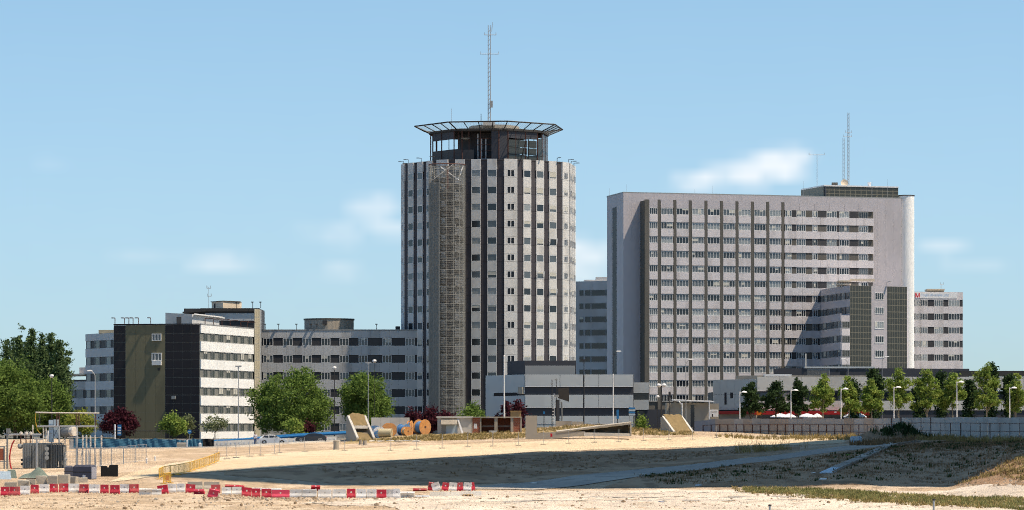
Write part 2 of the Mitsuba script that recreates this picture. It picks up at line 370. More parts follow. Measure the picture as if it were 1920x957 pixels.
drape('mound', 'dry grassy earth mound around the concrete shelters', 'mound_earth',
      [(690, 817), (800, 812), (900, 810), (1000, 803), (1100, 796), (1190, 799), (1240, 808), (1300, 813)],
      [(640, 834), (800, 828), (900, 823), (1000, 821), (1100, 819), (1190, 816), (1240, 816), (1310, 816)], 200, 14, .03, .3, 8)
drape('street', 'grey asphalt street in front of the hospital wings', 'asphalt',
      [(130, 546), (400, 546), (640, 540)], [(130, 449), (300, 449), (400, 455), (520, 463), (640, 486)], 90, 16, .03, 0, 9, True)

# ------------------------------------------------------------------ the office block outside the frame whose shadow lies over the pit
UA, WA = np.array([math.cos(AZ), math.sin(AZ)]), np.array([math.sin(AZ), -math.cos(AZ)])
tEL = math.tan(EL)
ob = thing('office_building', 'long glass office building with a sloping roof beyond the right edge of the picture', 'building')
def obp(u, a, z): return np.r_[UA*u+WA*a, z]
U0, U1, W0, W1, A0, A1 = 281., 476., 235.5, 184., -20., 14.
z0_, z1_ = W0+tEL*A0, W1+tEL*A0
put('wall', MB().hexa([obp(U0, A0, 2), obp(U0, A1, 2), obp(U1, A1, 2), obp(U1, A0, 2)], [obp(U0, A0, z0_), obp(U0, A1, z0_), obp(U1, A1, z1_), obp(U1, A0, z1_)]), 'cool_panel', ob)
for i in range(26):
    t0 = .02+i*.037
    for a, s in ((A0-.06, -1), (A1+.06, 1)):
        q = [obp(U0+4, a, 6+(z0_-9)*t0), obp(U1-4, a, 6+(z1_-9)*t0), obp(U1-4, a, 6+(z1_-9)*(t0+.022)), obp(U0+4, a, 6+(z0_-9)*(t0+.022))]
        put('window_band', trimesh.Trimesh(q, [[0, 1, 2], [0, 2, 3]], process=False), 'glass_mid', ob)

# ------------------------------------------------------------------ the octagonal tower
GZ = 3.4
tw = thing('tower', 'tall octagonal hospital tower with light and dark vertical strips and a helipad on top', 'tower')
CT, RT = pt(917, 641), 17.56
def ring(th, r): th = math.radians(th); return CT+r*np.array([math.sin(th), -math.cos(th)])
big = [(-26.3+45*k, 9.7+45*k) for k in range(-2, 3)]
small = [(9.7+45*k, 18.7+45*k) for k in range(-2, 2)]
allc = []
for k in range(8): allc += [9.7+45*k, 18.7+45*k]
ZT = 57.2; ST = 3.257; ZW = 55.2
put('wall', MB().prism([ring(t, RT-.25) for t in allc], GZ, ZT-.3), 'tower_dark', tw)
put('roof', MB().prism([ring(t, RT-.5) for t in allc], ZT-.3, ZT-.1), 'roof_dark', tw)
lamp_arm = MB().tube([0, 0, 0], [0, 0, 1.1], .07).tube([0, 0, 1.1], [0, -1.0, 1.15], .07).box(-.22, .22, -1.5, -.7, 1.05, 1.2).mesh()
for n, (t0, t1) in enumerate(big+small):
    fc = Face(ring(t0, RT), ring(t1, RT))
    isbig = n < len(big)
    kmax = 12 if t0 > 15 else 16
    if t1 < -71 or t0 > 95: kmax = 14
    m = (fc.L-10.62)/2
    strips = [(-.02, 1.2+m, 'd'), (1.2+m, 3.14+m, 'l'), (3.14+m, 4.34+m, 'd'), (4.34+m, 6.28+m, 'l'), (6.28+m, 7.48+m, 'd'), (7.48+m, 9.42+m, 'l'), (9.42+m, fc.L+.02, 'd')] if isbig else [(.05, fc.L-.05, 's')]
    for s0, s1, ty in strips:
        for k in range(-1, kmax):
            top = ZW-ST*k; bot = top-ST
            if ty == 'd':
                zt = ZT if k < 0 else top-.0
                fc.box('dark_panel', tw, 'tower_dark', s0+.03, s1-.03, top-1.5-ST*0+.03 if k < 0 else bot-1.5+.03, ZT-.02 if k < 0 else top-1.5-.03, -.10, .3)
            else:
                # panel between this window and the one above
                fc.box('panel', tw, 'tower_panel', s0+.02, s1-.02, ZW+.02 if k < 0 else bot+.02, ZT if k < 0 else top-1.5-.02, .08, .3)
                if k >= 0:
                    if ty == 'l': window(fc, tw, s0+.06, s1-.06, top-1.5, top, 1, .0, bar=.12, blind=.12 if t1 < 20 else .38)
                    else:
                        c = (s0+s1)/2
                        fc.box('panel', tw, 'tower_panel', s0+.02, c-.80, top-1.48, top-.0, .08, .3); fc.box('panel', tw, 'tower_panel', c+.80, s1-.02, top-1.48, top-.0, .08, .3)
                        window(fc, tw, c-.78, c+.78, top-1.45, top-.03, 2, .0, 'glass_dark', bar=.13, blind=.0 if t0 < 30 else .5)
    for s in ((1.0, fc.L*.5, fc.L-1) if isbig else ()):
        if abs((t0+t1)/2) > 30: put('roof_lamp', lamp_arm, 'dark_steel', tw, fc.M@place(s, .3, ZT-.1, 0, .72))
# a few windows stand ajar
for (ti, col, k) in ((0, 2, 4), (0, 1, 6), (0, 2, 7)):
    fc = Face(ring(18.7, RT), ring(54.7, RT)); s0 = [1.3, 4.5, 7.6][col]
    b = MB().box(0, 1.8, -.05, 0, 0, .12).box(0, 1.8, -.05, 0, 1.3, 1.42).box(0, .1, -.05, 0, .12, 1.3).box(1.7, 1.8, -.05, 0, .12, 1.3)
    M = fc.M@place(s0, -.12, ZW-ST*k-1.45)@np.array(T().rotate([1, 0, 0], 14).matrix)
    put('open_sash', b, 'frame_white', tw, M)
# plant storey under the helipad
z0, z1 = ZT-.1, 63.2
RD = 11.7
dc = [ring(t, RD) for t in allc]
put('plant_core', MB().prism([ring(t, 6.2) for t in allc], z0, z1), 'dark_grey', tw)
put('deck', MB().prism([ring(t, RD+.35) for t in allc], z1, z1+.45), 'roof_dark', tw)
pf = MB()
for i, t in enumerate(allc): q = ring(t, RD); pf.tube([*q, z0], [*q, z1], .13)
for t in np.arange(-80, 90, 12.0): q = ring(t, RD*.96); pf.tube([*q, z0], [*q, z1], .07, n=5)
put('plant_posts', pf, 'rust_steel', tw)
def dseg(ta, tb, r=RD): return Face(ring(ta, r), ring(tb, r))
f = dseg(-71.3, -35.3); f.box('plant_wall', tw, 'dark_infill', 0, f.L, z0, z0+2.6, 0, .2)
f.box('plant_wall', tw, 'dark_grey', 0, f.L, z1-1.5, z1, 0, .2)
f = dseg(-35.3, -26.3); f.box('plant_wall', tw, 'dark_infill', 0, f.L, z0, z0+2.6, 0, .2)
f = dseg(-26.3, 9.7); f.box('plant_wall', tw, 'dark_infill', 0, f.L*.32, z0, z0+2.4, 0, .2); f.box('plant_wall', tw, 'dark_grey', f.L*.8, f.L, z0, z1, 0, .2)
for q in (1.0, 2.2, 3.4, 4.6): f.box('plant_shelf', tw, 'rust_steel', f.L*.36, f.L*.8, z0+q, z0+q+.1, -1.2, 1.9)
for q in (.4, .5, .62): f.put('plant_duct', tw, MB().tube([0, 0, 0], [0, 0, 4.6 if q > .45 else 5.5], .16, n=8).tube([0, 0, .5], [1.5, 0, .5], .14, n=8), 'steel', f.L*q, 1.4, z0+.1)
f.put('dish', tw, MB().lathe([(0, 0), (.5, .1), (.95, .35)], n=20), 'frame_grey', f.L*.1, -.3, z0+4.3)
f = dseg(9.7, 18.7); f.box('plant_wall', tw, 'dark_grey', 0, f.L, z0, z1, 0, .2)
f = dseg(18.7, 54.7)
f.box('plant_wall', tw, 'dark_grey', 0, f.L, z1-1.4, z1, 0, .25)
for a, b in ((.03, .33), (.35, .66), (.70, .97)):
    for q0, q1 in ((.15, 1.5), (1.6, 2.9), (3.0, 4.4)): f.box('plant_pane', tw, 'grid_glass', f.L*a, f.L*b, z0+q0, z0+q1, .0, .1)
f.put('brace', tw, MB().tube([f.L*.4, -.1, 0], [f.L*.62, -.1, 4.4], .07, n=5).tube([f.L*.68, -.12, 0], [f.L*.68, -.12, 4.6], .1, n=5), 'dark_steel', 0, 0, z0)
f = dseg(54.7, 63.7); f.box('plant_wall', tw, 'grid_glass', .1, f.L-.1, z0, z1-1.2, 0, .2)
f = dseg(63.7, 99.7); f.box('plant_wall', tw, 'grid_glass', 0, f.L, z0, z1, 0, .2)
f = dseg(-116.3, -71.3); f.box('plant_wall', tw, 'dark_infill', 0, f.L, z0, z0+2.6, 0, .2)
f = dseg(99.7, 145); f.box('plant_wall', tw, 'dark_infill', 0, f.L, z0, z0+2.6, 0, .2)
# safety net ring
hp = [18.7-4.5+45*k for k in range(8)]
RI, RO, zi, zo = 12.1, 15.1, z1+.25, z1+1.5
fr = MB(); net = []
for k in range(8):
    a, b = hp[k], hp[(k+1) % 8]
    A, B, C_, D = np.r_[ring(a, RI), zi], np.r_[ring(b, RI), zi], np.r_[ring(b, RO), zo], np.r_[ring(a, RO), zo]
    fr.tube(A, B, .09).tube(D, C_, .14)
    for t in np.linspace(0, 1, 5)[:-1]: fr.tube(A+(B-A)*t, D+(C_-D)*t, .12 if t == 0 else .10)
    wires = MB()
    for t in np.linspace(.05, .95, 19): wires.tube(A+(B-A)*t, D+(C_-D)*t, .016, n=3, caps=False)
    for t in np.linspace(.1, .9, 7): wires.tube(A+(D-A)*t, B+(C_-B)*t, .016, n=3, caps=False)
    net.append(wires)
ngr = put('net_frame', fr, 'dark_steel', tw)
for w in net: put('net', w, 'mesh_grey', ngr)
put('roof_hut', MB().prism([ring(t, 5.0)+np.array([1.0, 0]) for t in np.arange(0, 360, 30)], z1+.45, z1+1.75), 'concrete', tw)
put('roof_box', MB().box(XP(905, 636), XP(928, 636), 634, 637, z1+1.4, z1+2.1), 'pale_concrete', tw)
def mast(name, label, d, legs, zb, zt, bars, extra=None, r=.09, m='steel', group=None):
    k = thing(name, label, 'antenna', group)
    b = MB()
    for px in legs: b.tube([XP(px, d), d, zb], [XP(px, d), d, zt], r, r*.7, n=5)
    if len(legs) > 1:
        for q in np.arange(zb, zt-.6, .9): b.tube([XP(legs[0], d), d, q], [XP(legs[1], d), d, q+.6], r*.45, n=3)
    put('pole', b, m, k)
    for (pa, pb, py) in bars:
        put('crossbar', MB().tube([XP(pa, d), d, ZP(py, d)], [XP(pb, d), d, ZP(py, d)], .05, n=4).tube([XP(pa, d), d, ZP(py, d)-.05], [XP(pa, d), d, ZP(py, d)+.5], .05, n=4).tube([XP(pb, d), d, ZP(py, d)-.05], [XP(pb, d), d, ZP(py, d)+.5], .05, n=4), m, k)
    if extra: extra(k)
    return k
def box_on(k): put('equipment_box', MB().box(XP(918, 639), XP(924, 639), 638.6, 639.4, ZP(202, 639), ZP(190, 639)), 'frame_grey', k); put('tip', MB().tube(P(922, 60, 639), P(923.5, 42, 639), .05, n=4), 'steel', k)
mast('antenna_mast', 'tall lattice antenna mast rising from the helipad tower', 639, (915.5, 919.5), z1+.4, ZP(48, 639), ((908, 930, 66), (901, 935, 102)), box_on, .11)
mast('roof_antenna', 'thin whip antenna on the left of the helipad', 636, (846.5,), z1+.4, ZP(204, 636), (), None, .05)
mast('roof_antenna', 'short dark antenna just left of the tall mast on the helipad', 633, (902,), z1+.4, ZP(214, 633), (), None, .07, 'dark_steel')
# spiral stair in its mesh cage
st = thing('stair_tower', 'spiral fire stair in a translucent mesh cage against the tower', 'staircase')
sc_ = pt(838, 617.5); RS = 3.45; zs1 = ZP(310, 617.5)
cage = MB(); 
for t in np.arange(0, 360, 22.5): q = sc_+RS*np.array([math.sin(math.radians(t)), -math.cos(math.radians(t))]); cage.tube([*q, GZ], [*q, zs1], .05, n=4)
put('cage_posts', cage, 'mesh_grey', st)
for k in range(32):
    z = GZ+1.1+k*ST/2
    if z > zs1: break
    th = np.arange(0, 361, 22.5)
    pts = [[*(sc_+RS*np.array([math.sin(math.radians(t)), -math.cos(math.radians(t))])), z] for t in th]
    put('cage_ring', MB().path(pts, .045, 4), 'mesh_grey', st)
put('column', MB().tube([*sc_, GZ], [*sc_, zs1-.3], .28, n=10), 'rust_steel', st)
fine = MB()
for t in np.arange(0, 360, 3.6): q = sc_+(RS+.02)*np.array([math.sin(math.radians(t)), -math.cos(math.radians(t))]); fine.tube([*q, GZ], [*q, zs1], .022, n=3, caps=False)
for z in np.arange(GZ, zs1, .34):
    pts = [[*(sc_+(RS+.02)*np.array([math.sin(math.radians(t)), -math.cos(math.radians(t))])), z] for t in np.arange(0, 361, 15)]
    fine.path(pts, .018, 3)
note(put('mesh_screen', fine, 'mesh_grey', st), kind='stuff')
ths = np.radians(np.arange(-160, -21, 6.)); pv = []
for a in ths:
    for rr in (RS-.06, RS-.12):
        q = sc_+rr*np.array([math.sin(a), -math.cos(a)]); pv += [[*q, GZ], [*q, zs1-3.4]]
pv = np.array(pv); pfc = []
for i in range(len(ths)-1):
    a, b = i*4, (i+1)*4
    for q in ((a, b, b+1, a+1), (b+2, a+2, a+3, b+3), (a+1, b+1, b+3, a+3), (b, a, a+2, b+2)): pfc += [[q[0], q[1], q[2]], [q[0], q[2], q[3]]]
put('side_panel', trimesh.Trimesh(pv, pfc, process=False), 'stair_panel', st)
for k in range(17):
    zb = GZ+k*ST
    fl = MB(); 
    for j in range(18):
        a = math.radians(j*20+200); z = zb+j*ST/18
        if z > zs1-2.4: break
        ca, sa = math.sin(a), -math.cos(a); a2 = a+math.radians(21); cb, sb = math.sin(a2), -math.cos(a2)
        q = [[sc_[0]+.3*ca, sc_[1]+.3*sa], [sc_[0]+2.9*ca, sc_[1]+2.9*sa], [sc_[0]+2.9*cb, sc_[1]+2.9*sb], [sc_[0]+.3*cb, sc_[1]+.3*sb]]
        fl.hexa([[*p, z] for p in q], [[*p, z+.13] for p in q])
        fl.tube([*q[1], z], [*q[1], z+1.0], .03, n=4).tube([*q[1], z+1.0], [*q[2], z+ST/18+1.0], .05, n=4)
        fl.hexa([[*q[1], z-.14], [*q[2], z-.02], [*(np.array(q[2])*1), z-.02], [*q[1], z-.14]], [[*q[1], z+.3], [*q[2], z+.42], [*q[2], z+.42], [*q[1], z+.3]])
    if fl.v: put('stair_flight', fl, 'stair_steel', st)
put('cap_ring', MB().lathe([(RS+.05, zs1-.1), (RS+.15, zs1), (RS+.05, zs1+.1)], (*sc_, 0), 24), 'rust_steel', st)
top = MB()
for a0 in (40, 130, 220, 310):
    a, b = [sc_+RS*np.array([math.sin(math.radians(t)), -math.cos(math.radians(t))]) for t in (a0, a0+75)]
    top.tube([*a, zs1-3], [*b, zs1], .09, n=5)
put('top_brace', top, 'frame_white', st)

# ------------------------------------------------------------------ the tall slab block
mb = thing('slab_block', 'wide pinkish grey hospital block with a gridded facade of windows and dark columns', 'building')
dA, dB = 738., 757.5
front = Face(pt(1169, dA), pt(1690, dB))
S0, S1 = front.s(1200.5), front.s(1628.5)
ZR = front.z(1200, 363)
left_back = pt(1138.5, 752.)
bk = front.n*-22
poly = [front.A, front.B, front.B+np.array([-1., 22]), left_back+np.array([1.5, 24]), left_back]
put('wall', MB().prism(poly, GZ, ZR), 'tile_panel', mb)
put('parapet', MB().prism([p+(np.mean(poly, 0)-p)*-.004 for p in poly], ZR, ZR+.25), 'frame_grey', mb)
def tiles(fc, parent, m, s0, s1, z0, z1, cw, ch, o=.05, name='panel', gap=.05):
    nx, nz = max(1, round((s1-s0)/cw)), max(1, round((z1-z0)/ch))
    for i in range(nx):
        for j in range(nz):
            a, b = s0+(s1-s0)*i/nx, s0+(s1-s0)*(i+1)/nx; c, d = z0+(z1-z0)*j/nz, z0+(z1-z0)*(j+1)/nz
            fc.box(name, parent, m, a+gap/2, b-gap/2, c+gap/2, d-gap/2, o, .1)
stz = 26.9*(dA+1)/F
zw0 = front.z(1210, 391.5)
tiles(front, mb, 'tile_panel', 0, S0-.05, ZR-14.4*stz, ZR, 1.9, stz)
tiles(front, mb, 'tile_panel', S1+.05, front.L, ZR-14.4*stz, ZR, 1.95, stz)
tiles(front, mb, 'tile_panel', S0, S1, front.z(1210, 376.5), ZR, 3.58, 1.7)
lf = Face(left_back, front.A)
tiles(lf, mb, 'tile_panel', 0, lf.L*.30, ZR-14*stz, ZR, 3.0, stz); tiles(lf, mb, 'tile_panel', lf.L*.62, lf.L, ZR-14*stz, ZR, 3.0, stz); tiles(lf, mb, 'tile_panel', lf.L*.30, lf.L*.62, ZR-2.6, ZR, 5, 2.6)
note(lf.box('window_strip', mb, 'dark_infill', lf.L*.33, lf.L*.59, GZ+4, ZR-2.8, .03, .1), label='tall dark window strip')
PROUD = 3.0
cu = front.out(PROUD)
zc = cu.z(1210, 376.5)
put('curtain_wall', MB().box(S0, S1, .30, PROUD, GZ, zc).xf(cu.M), 'brown_column', mb)
cols = [S0+.05]+[cu.s(px) for px in (1235.8, 1265, 1294, 1323.3, 1352.5, 1381.5, 1410.5, 1439, 1467.5)]
for i, c in enumerate(cols):
    cu.box('column', mb, 'brown_column', c-.05 if i == 0 else c-.34, c+1.0 if i == 0 else c+.34, GZ, zc+.25, .14, .1)
for j in range(14):
    zt = zw0-stz*j; zb = zt-stz*.455; nb = zt-stz
    for i in range(9):
        a = cols[i]+(1.05 if i == 0 else .39); b = cols[i+1]-.39
        if j == 0: cu.box('spandrel', mb, 'tile_panel', a, b, zt+.03, zc+.05, .12, .1)
        window(cu, mb, a+.04, b-.04, zb, zt, 4, .03, None, 'frame_white', .08, .35)
        if j < 13: cu.box('spandrel', mb, 'spandrel_panel', a, b, nb+.08, zb-.03, .22, .1)
        if j < 13: cu.box('sill', mb, 'frame_white', a, b, zb-.03, zb+.05, .30, .1) if j >= 6 else None
    if j == 0: tiles(cu, mb, 'tile_panel', cols[9]+.4, S1, zt+.03, zc+.05, 3.9, 2., .12)
    segs = [(1472, 1484.5), (1493.5, 1511), (1522.5, 1532.5), (1550, 1569), (1573.5, 1592), (1610, 1627.5)]
    e0 = cols[9]+.39
    for (pa, pb) in segs:
        a, b = cu.s(pa), cu.s(pb)
        if a-e0 > .3: cu.box('infill', mb, 'dark_infill' if rw.random() < .5 else 'brown_column', e0+.02, a-.02, zb, zt, .02, .1)
        window(cu, mb, a, b, zb, zt, 3 if b-a < 2 else 4, .03, None, 'frame_white' if rw.random() < .6 else 'frame_grey', .09, .55)
        e0 = b
    if j < 13:
        nseg = 5
        for q in range(nseg):
            a = cols[9]+.36+(S1-cols[9]-.36)*q/nseg; b = cols[9]+.36+(S1-cols[9]-.36)*(q+1)/nseg
            cu.box('spandrel', mb, 'spandrel_panel', a+.02, b-.02, nb+.06, zb-.02, .22, .1)
# round stair at the right end, penthouse, roof things
cyl = pt(1698.5, 760.); rc = 15.5*760/F
def half_cyl(c, r, z0, z1, n=28):
    return MB().lathe([(0, z1), (r, z1), (r, z0)], (*c, 0), n)
put('round_end', MB().lathe([(rc, ZP(368, 760)), (rc, GZ+8)], (*cyl, 0), 40), 'white_panel', mb, smooth=True)
put('round_end_cap', MB().lathe([(0, ZP(367, 760)), (rc+.15, ZP(367, 760)), (rc+.15, ZP(368.5, 760)), (0, ZP(368.5, 760))], (*cyl, 0), 40), 'roof_dark', mb)
ph = Face(pt(1548, 752), pt(1688, 757.5)).out(-1.2)
zp0, zp1 = ZR+.1, ph.z(1600, 351)
ps = MB().prism([ph.A, ph.B, ph.B-ph.n*14, ph.A-ph.n*14], zp0, zp1)
pk = put('penthouse', ps, 'grid_line', mb)
put('penthouse_edge', MB().prism([ph.A+ph.n*.25, ph.B+ph.n*.25, ph.B-ph.n*14, ph.A-ph.n*14], zp1, zp1+.3), 'white_paint', mb)
for i in range(14):
    for j in range(3):
        a, b = ph.L*i/14, ph.L*(i+1)/14; c, d = zp0+(zp1-zp0)*j/3, zp0+(zp1-zp0)*(j+1)/3
        ph.box('pane', pk, 'grid_glass', a+.08, b-.08, c+.07, d-.07, .06, .05)
pw = Face(pt(1507, 775), pt(1548, 752.))
put('penthouse', MB().prism([pw.A, pw.B, pw.B+np.array([3, 14]), pw.A+np.array([3, 14])], zp0-.1, pw.z(1530, 355)), 'dark_grey', mb)
pw.box('penthouse_edge', mb, 'white_paint', pw.L*.2, pw.L*.8, pw.z(1530, 355), pw.z(1530, 353), .2, .6)
put('roof_dome', MB().lathe([(2.75, 0), (2.6, .35), (1.6, .55), (0, .6)], (XP(1442, 757), 757, ZR+.2), 20), 'frame_grey', mb, smooth=40)
put('dish', MB().lathe([(0, 0), (.5, .1), (.85, .3)], (0, 0, 0), 18), 'cream', mb, place(XP(1583, 757), 757, zp1+1.)@np.array(T().rotate([1, 0, 0], 80).matrix))
put('roof_lamp', MB().tube([0, 0, 0], [0, 0, 1.2], .3, .5), 'white_paint', mb, place(XP(1630, 760), 760, zp1+.2))
put('roof_vent', MB().box(-.7, .7, -.5, .5, 0, 1.3), 'brown_column', mb, place(XP(1565, 762), 762, zp1+.2))
mast('antenna_mast', 'tall thin antenna mast on the penthouse of the wide slab block', 760, (1589.5, 1592), zp1, ZP(212, 760), ((1585, 1597, 249), (1582, 1597, 257)), None, .09)
mast('antenna_mast', 'slanted thinner antenna mast left of the tallest one on the wide block', 758, (1580.5, 1583), zp1, ZP(259, 758), (), None, .07)
mast('antenna_mast', 'antenna mast with a wide forked crossbar at the penthouse left end', 765, (1532,), zp0, ZP(290, 765), ((1517, 1546, 291),), None, .06)
for i, (px, py) in enumerate(((1143, 353), (1174, 346), (1303, 356), (1336, 349), (1635, 341), (1664, 336), (1506, 340))):
    mast('roof_antenna', f'thin whip antenna on the wide block roof, {nth([0, 1, 2, 3, 5, 6, 4][i])} from the left', 752, (px,), ZR-.2 if px < 1500 else zp0, ZP(py, 752), (), None, .035, group='whip antennas on the wide block')

# ------------------------------------------------------------------ annex in front of the slab block
an = thing('annex_block', 'lower annex in front of the wide block with two dark glazed grid panels', 'building')
dF = 725.
af = Face(pt(1577, dF), pt(1700.5, dF+9))
ZAn = af.z(1620, 536.5); sta = 27.1*dF/F
bL = pt(1536.5, 749.6)
zlow = af.z(1585, 590)-.2
put('wall', MB().prism([af.A, af.B, af.B+np.array([3, 22]), bL+np.array([6, 0]), bL], GZ, zlow), 'tile_panel', an)
uA = af.A+af.e*(af.s(1593.5))
put('upper_wall', MB().prism([uA, af.B, af.B+np.array([3, 22]), bL+np.array([6, 0]), bL], zlow, ZAn), 'tile_panel', an)
def grid_panel(s0, s1, z0, z1, nx, nz):
    af.box('grid_frame', an, 'grid_line', s0, s1, z0, z1, .12, .1)
    b = MB()
    for i in range(nx):
        for j in range(nz):
            a, c = s0+(s1-s0)*i/nx, z0+(z1-z0)*j/nz
            b.box(a+.06, a+(s1-s0)/nx-.06, -.16, -.05, c+.06, c+(z1-z0)/nz-.06)
    note(put('glass_grid', b, 'grid_glass', an, af.M), kind='stuff')
grid_panel(af.s(1593.5), af.s(1633), GZ+6, ZAn, 8, 21)
grid_panel(af.s(1663.5), af.s(1700), GZ+2, ZAn, 8, 22)
sa, sb = af.s(1633)+.1, af.s(1663.5)-.1
for k in range(6):
    zt = af.z(1640, 549.5)-sta*k; zb = zt-13*dF/F
    af.box('panel', an, 'tile_panel', sa, sb, zt, (ZAn if k == 0 else zt+sta-13*dF/F), .06, .1)
    if k < 5:
        wa, wb = af.s(1640), af.s(1656.5)
        af.box('panel', an, 'tile_panel', sa, wa-.02, zb, zt, .06, .1); af.box('panel', an, 'tile_panel', wb+.02, sb, zb, zt, .06, .1)
        window(af, an, wa, wb, zb, zt, 4, -.08, None, 'frame_white', .08, .4)
        if k > 1: af.box('sill', an, 'white_paint', wa-.1, wb+.1, zb-.15, zb, .2, .1)
tiles(af, an, 'tile_panel', sa, sb, GZ+1, af.z(1640, 549.5)-sta*5, 1.8, sta, .06)
for k in range(2, 6):
    zt = af.z(1585, 549.5)-sta*k
    a, b = af.s(1577.5), af.s(1593)
    af.box('panel', an, 'spandrel_panel', a, b, zt-sta+.1, zt-13*dF/F, .15, .1)
    window(af, an, a+.1, b-.1, zt-13*dF/F+.1, zt+.05, 4, -.08, 'grid_glass', 'frame_grey', .09, 0)
al = Face(bL, af.A); au = Face(bL, uA)
for k in range(6):
    fc = au if k < 2 else al
    L = fc.L
    zt = af.z(1640, 549.5)-sta*k; zb = zt-13*dF/F
    fc.box('panel', an, 'tile_panel', 0, L-.02, zt, ZAn-.05 if k == 0 else zt+sta-13*dF/F, .12, .1)
    e = L*.02; nw = 7 if k < 2 else 6
    for i in range(nw):
        a, b = L*(i+.3)/nw, L*(i+.96)/nw
        fc.box('infill', an, 'dark_infill', e+.02, a-.02, zb, zt, .04, .1)
        window(fc, an, a, b, zb, zt, 2, -.08, ['glass_dark', 'glass_mid', 'glass_mid', 'glass_pale'][rw.integers(4)], 'frame_grey', .10, .15); e = b
al.box('panel', an, 'tile_panel', 0, al.L, af.z(1640, 549.5)-sta*7, af.z(1640, 549.5)-sta*5-13*dF/F, .12, .1)
put('roof_lamp', lamp_arm, 'frame_grey', an, af.M@place(af.s(1664), .2, ZAn-.1))
aw = put('roof_shelter', MB().box(XP(1569, 733), XP(1594, 733), 731, 735, ZP(536, 733), ZP(533, 733)).box(XP(1571, 733), XP(1594, 733), 730.5, 735.5, ZP(529.5, 733), ZP(527, 733)), 'cream', an)
put('roof_sheet', MB().hexa([[XP(1593, 733), 731, ZP(529, 733)], [XP(1638, 733), 731, ZP(529.5, 733)], [XP(1638, 735), 735, ZP(526.5, 733)], [XP(1593, 735), 735, ZP(526.5, 733)]], [[XP(1593, 733), 731, ZP(524, 733)], [XP(1638, 733), 731, ZP(524, 733)], [XP(1638, 735), 735, ZP(524, 733)], [XP(1593, 735), 735, ZP(524, 733)]]), 'cream', aw)
rail = MB()
for px in (1572, 1580, 1588, 1596, 1606, 1616, 1626, 1636): rail.tube(P(px, 537, 732), P(px, 526, 732), .05, n=4)
put('roof_rail', rail, 'frame_grey', aw)
# podium at the foot of the annex
pd_ = thing('podium', 'low grey plant podium with louvres at the foot of the annex', 'building')
pf_ = Face(pt(1460, 705), pt(1715, 705))
zq = ZP(691, 705)
put('wall', MB().prism([pf_.A, pf_.B, pf_.B+[0, 14], pf_.A+[0, 14]], GZ, zq), 'dark_grey', pd_)
pf_.box('parapet', pd_, 'cool_panel', pf_.s(1508), pf_.s(1640), zq, zq+.35, .2, .3)
lv = pf_.box('louvre_panel', pd_, 'frame_grey', pf_.s(1513), pf_.s(1556), ZP(706, 705), ZP(693, 705), .05, .1)
for i in range(22):
    a = pf_.s(1513.6)+i*(pf_.s(1555)-pf_.s(1513))/22
    pf_.box('slat', lv, 'dark_infill', a, a+.13, ZP(705, 705), ZP(694, 705), .12, .05)
for (a, b, c, d) in ((1567, 1572, 694, 699), (1575, 1586, 696, 706)): pf_.box('opening', pd_, 'glass_dark', pf_.s(a), pf_.s(b), ZP(d, 705), ZP(c, 705), .04, .1)
pf_.box('chimney', pd_, 'pale_concrete', pf_.s(1509.5), pf_.s(1512), zq, ZP(664, 705), .3, .1)
pf_.box('wall_right', pd_, 'dark_grey', pf_.s(1640), pf_.s(1817), GZ, ZP(692, 705), .2, 6)

# ------------------------------------------------------------------ plain office wings
def wing(key, fc, ztop, zbot, z0, st, wh, rows, wins, L0, L1, spmat, infmat, panelw, o=.18, nl=4, fr='frame_white', glass=None, blind=.3, infill=True, bar=.08):
    """bands of panels and windows; wins: list of (s0, s1)"""
    for k in range(rows):
        zt = z0-st*k; zb = zt-wh
        nb = ztop if k == 0 else zt+st-wh
        n = max(1, round((L1-L0)/panelw))
        for i in range(n):
            a, b = L0+(L1-L0)*i/n, L0+(L1-L0)*(i+1)/n
            fc.box('panel', key, spmat, a+.012, b-.012, zt+.03, nb-.03, o, .1)
        e = L0
        for (a, b) in wins:
            if a-e > .15 and infill: fc.box('infill', key, infmat, e+.02, a-.02, zb, zt, .03, .1)
            window(fc, key, a, b, zb, zt, nl, -.08, glass, fr, bar, blind); e = b
        if L1-e > .15 and infill: fc.box('infill', key, infmat, e+.02, L1-.02, zb, zt, .03, .1)
    if zbot is not None:
        zt = z0-st*rows+st-wh
        n = max(1, round((L1-L0)/panelw))
        for i in range(n):
            a, b = L0+(L1-L0)*i/n, L0+(L1-L0)*(i+1)/n
            fc.box('panel', key, spmat, a+.012, b-.012, zbot, zt-.03, o, .1)
# right back building with the banner
rb = thing('office_wing', 'pinkish hospital wing with a white banner on its parapet, right of the wide block', 'building')
d = 778.
rf_ = Face(pt(1700, d), pt(1805, d+3))
zt_ = ZP(547.5, d)
put('wall', MB().prism([rf_.A, rf_.B, rf_.B+[2, 14], rf_.A+[0, 14]], GZ, zt_), 'brown_column', rb)
k_ = d/F
wing(rb, rf_, zt_, GZ+6, ZP(562.5, d), 25.6*k_, 12*k_, 5, [(rf_.s(a), rf_.s(b)) for a, b in ((1716, 1724), (1726, 1739), (1751, 1768), (1778, 1799))], 0, rf_.L, 'spandrel_panel', 'dark_infill', 3.3)
bn = rf_.box('banner', rb, 'white_paint', rf_.s(1715.5), rf_.s(1794), ZP(559.5, d), ZP(549, d), .32, -.2)
txt = meshkit.text_mesh('Hospital Universitario La Paz', .62, .05)
wv = np.array(txt.vertices); sc = 6.9/wv[:, 0].max()
rot = np.array([[1, 0, 0, 0], [0, 0, -1, 0], [0, 1, 0, 0], [0, 0, 0, 1.]])
put('lettering', txt, 'sign_blue_text', bn, rf_.M@place(rf_.s(1727), -.34, ZP(556, d))@rot@np.diag([sc, 1, 1, 1]))
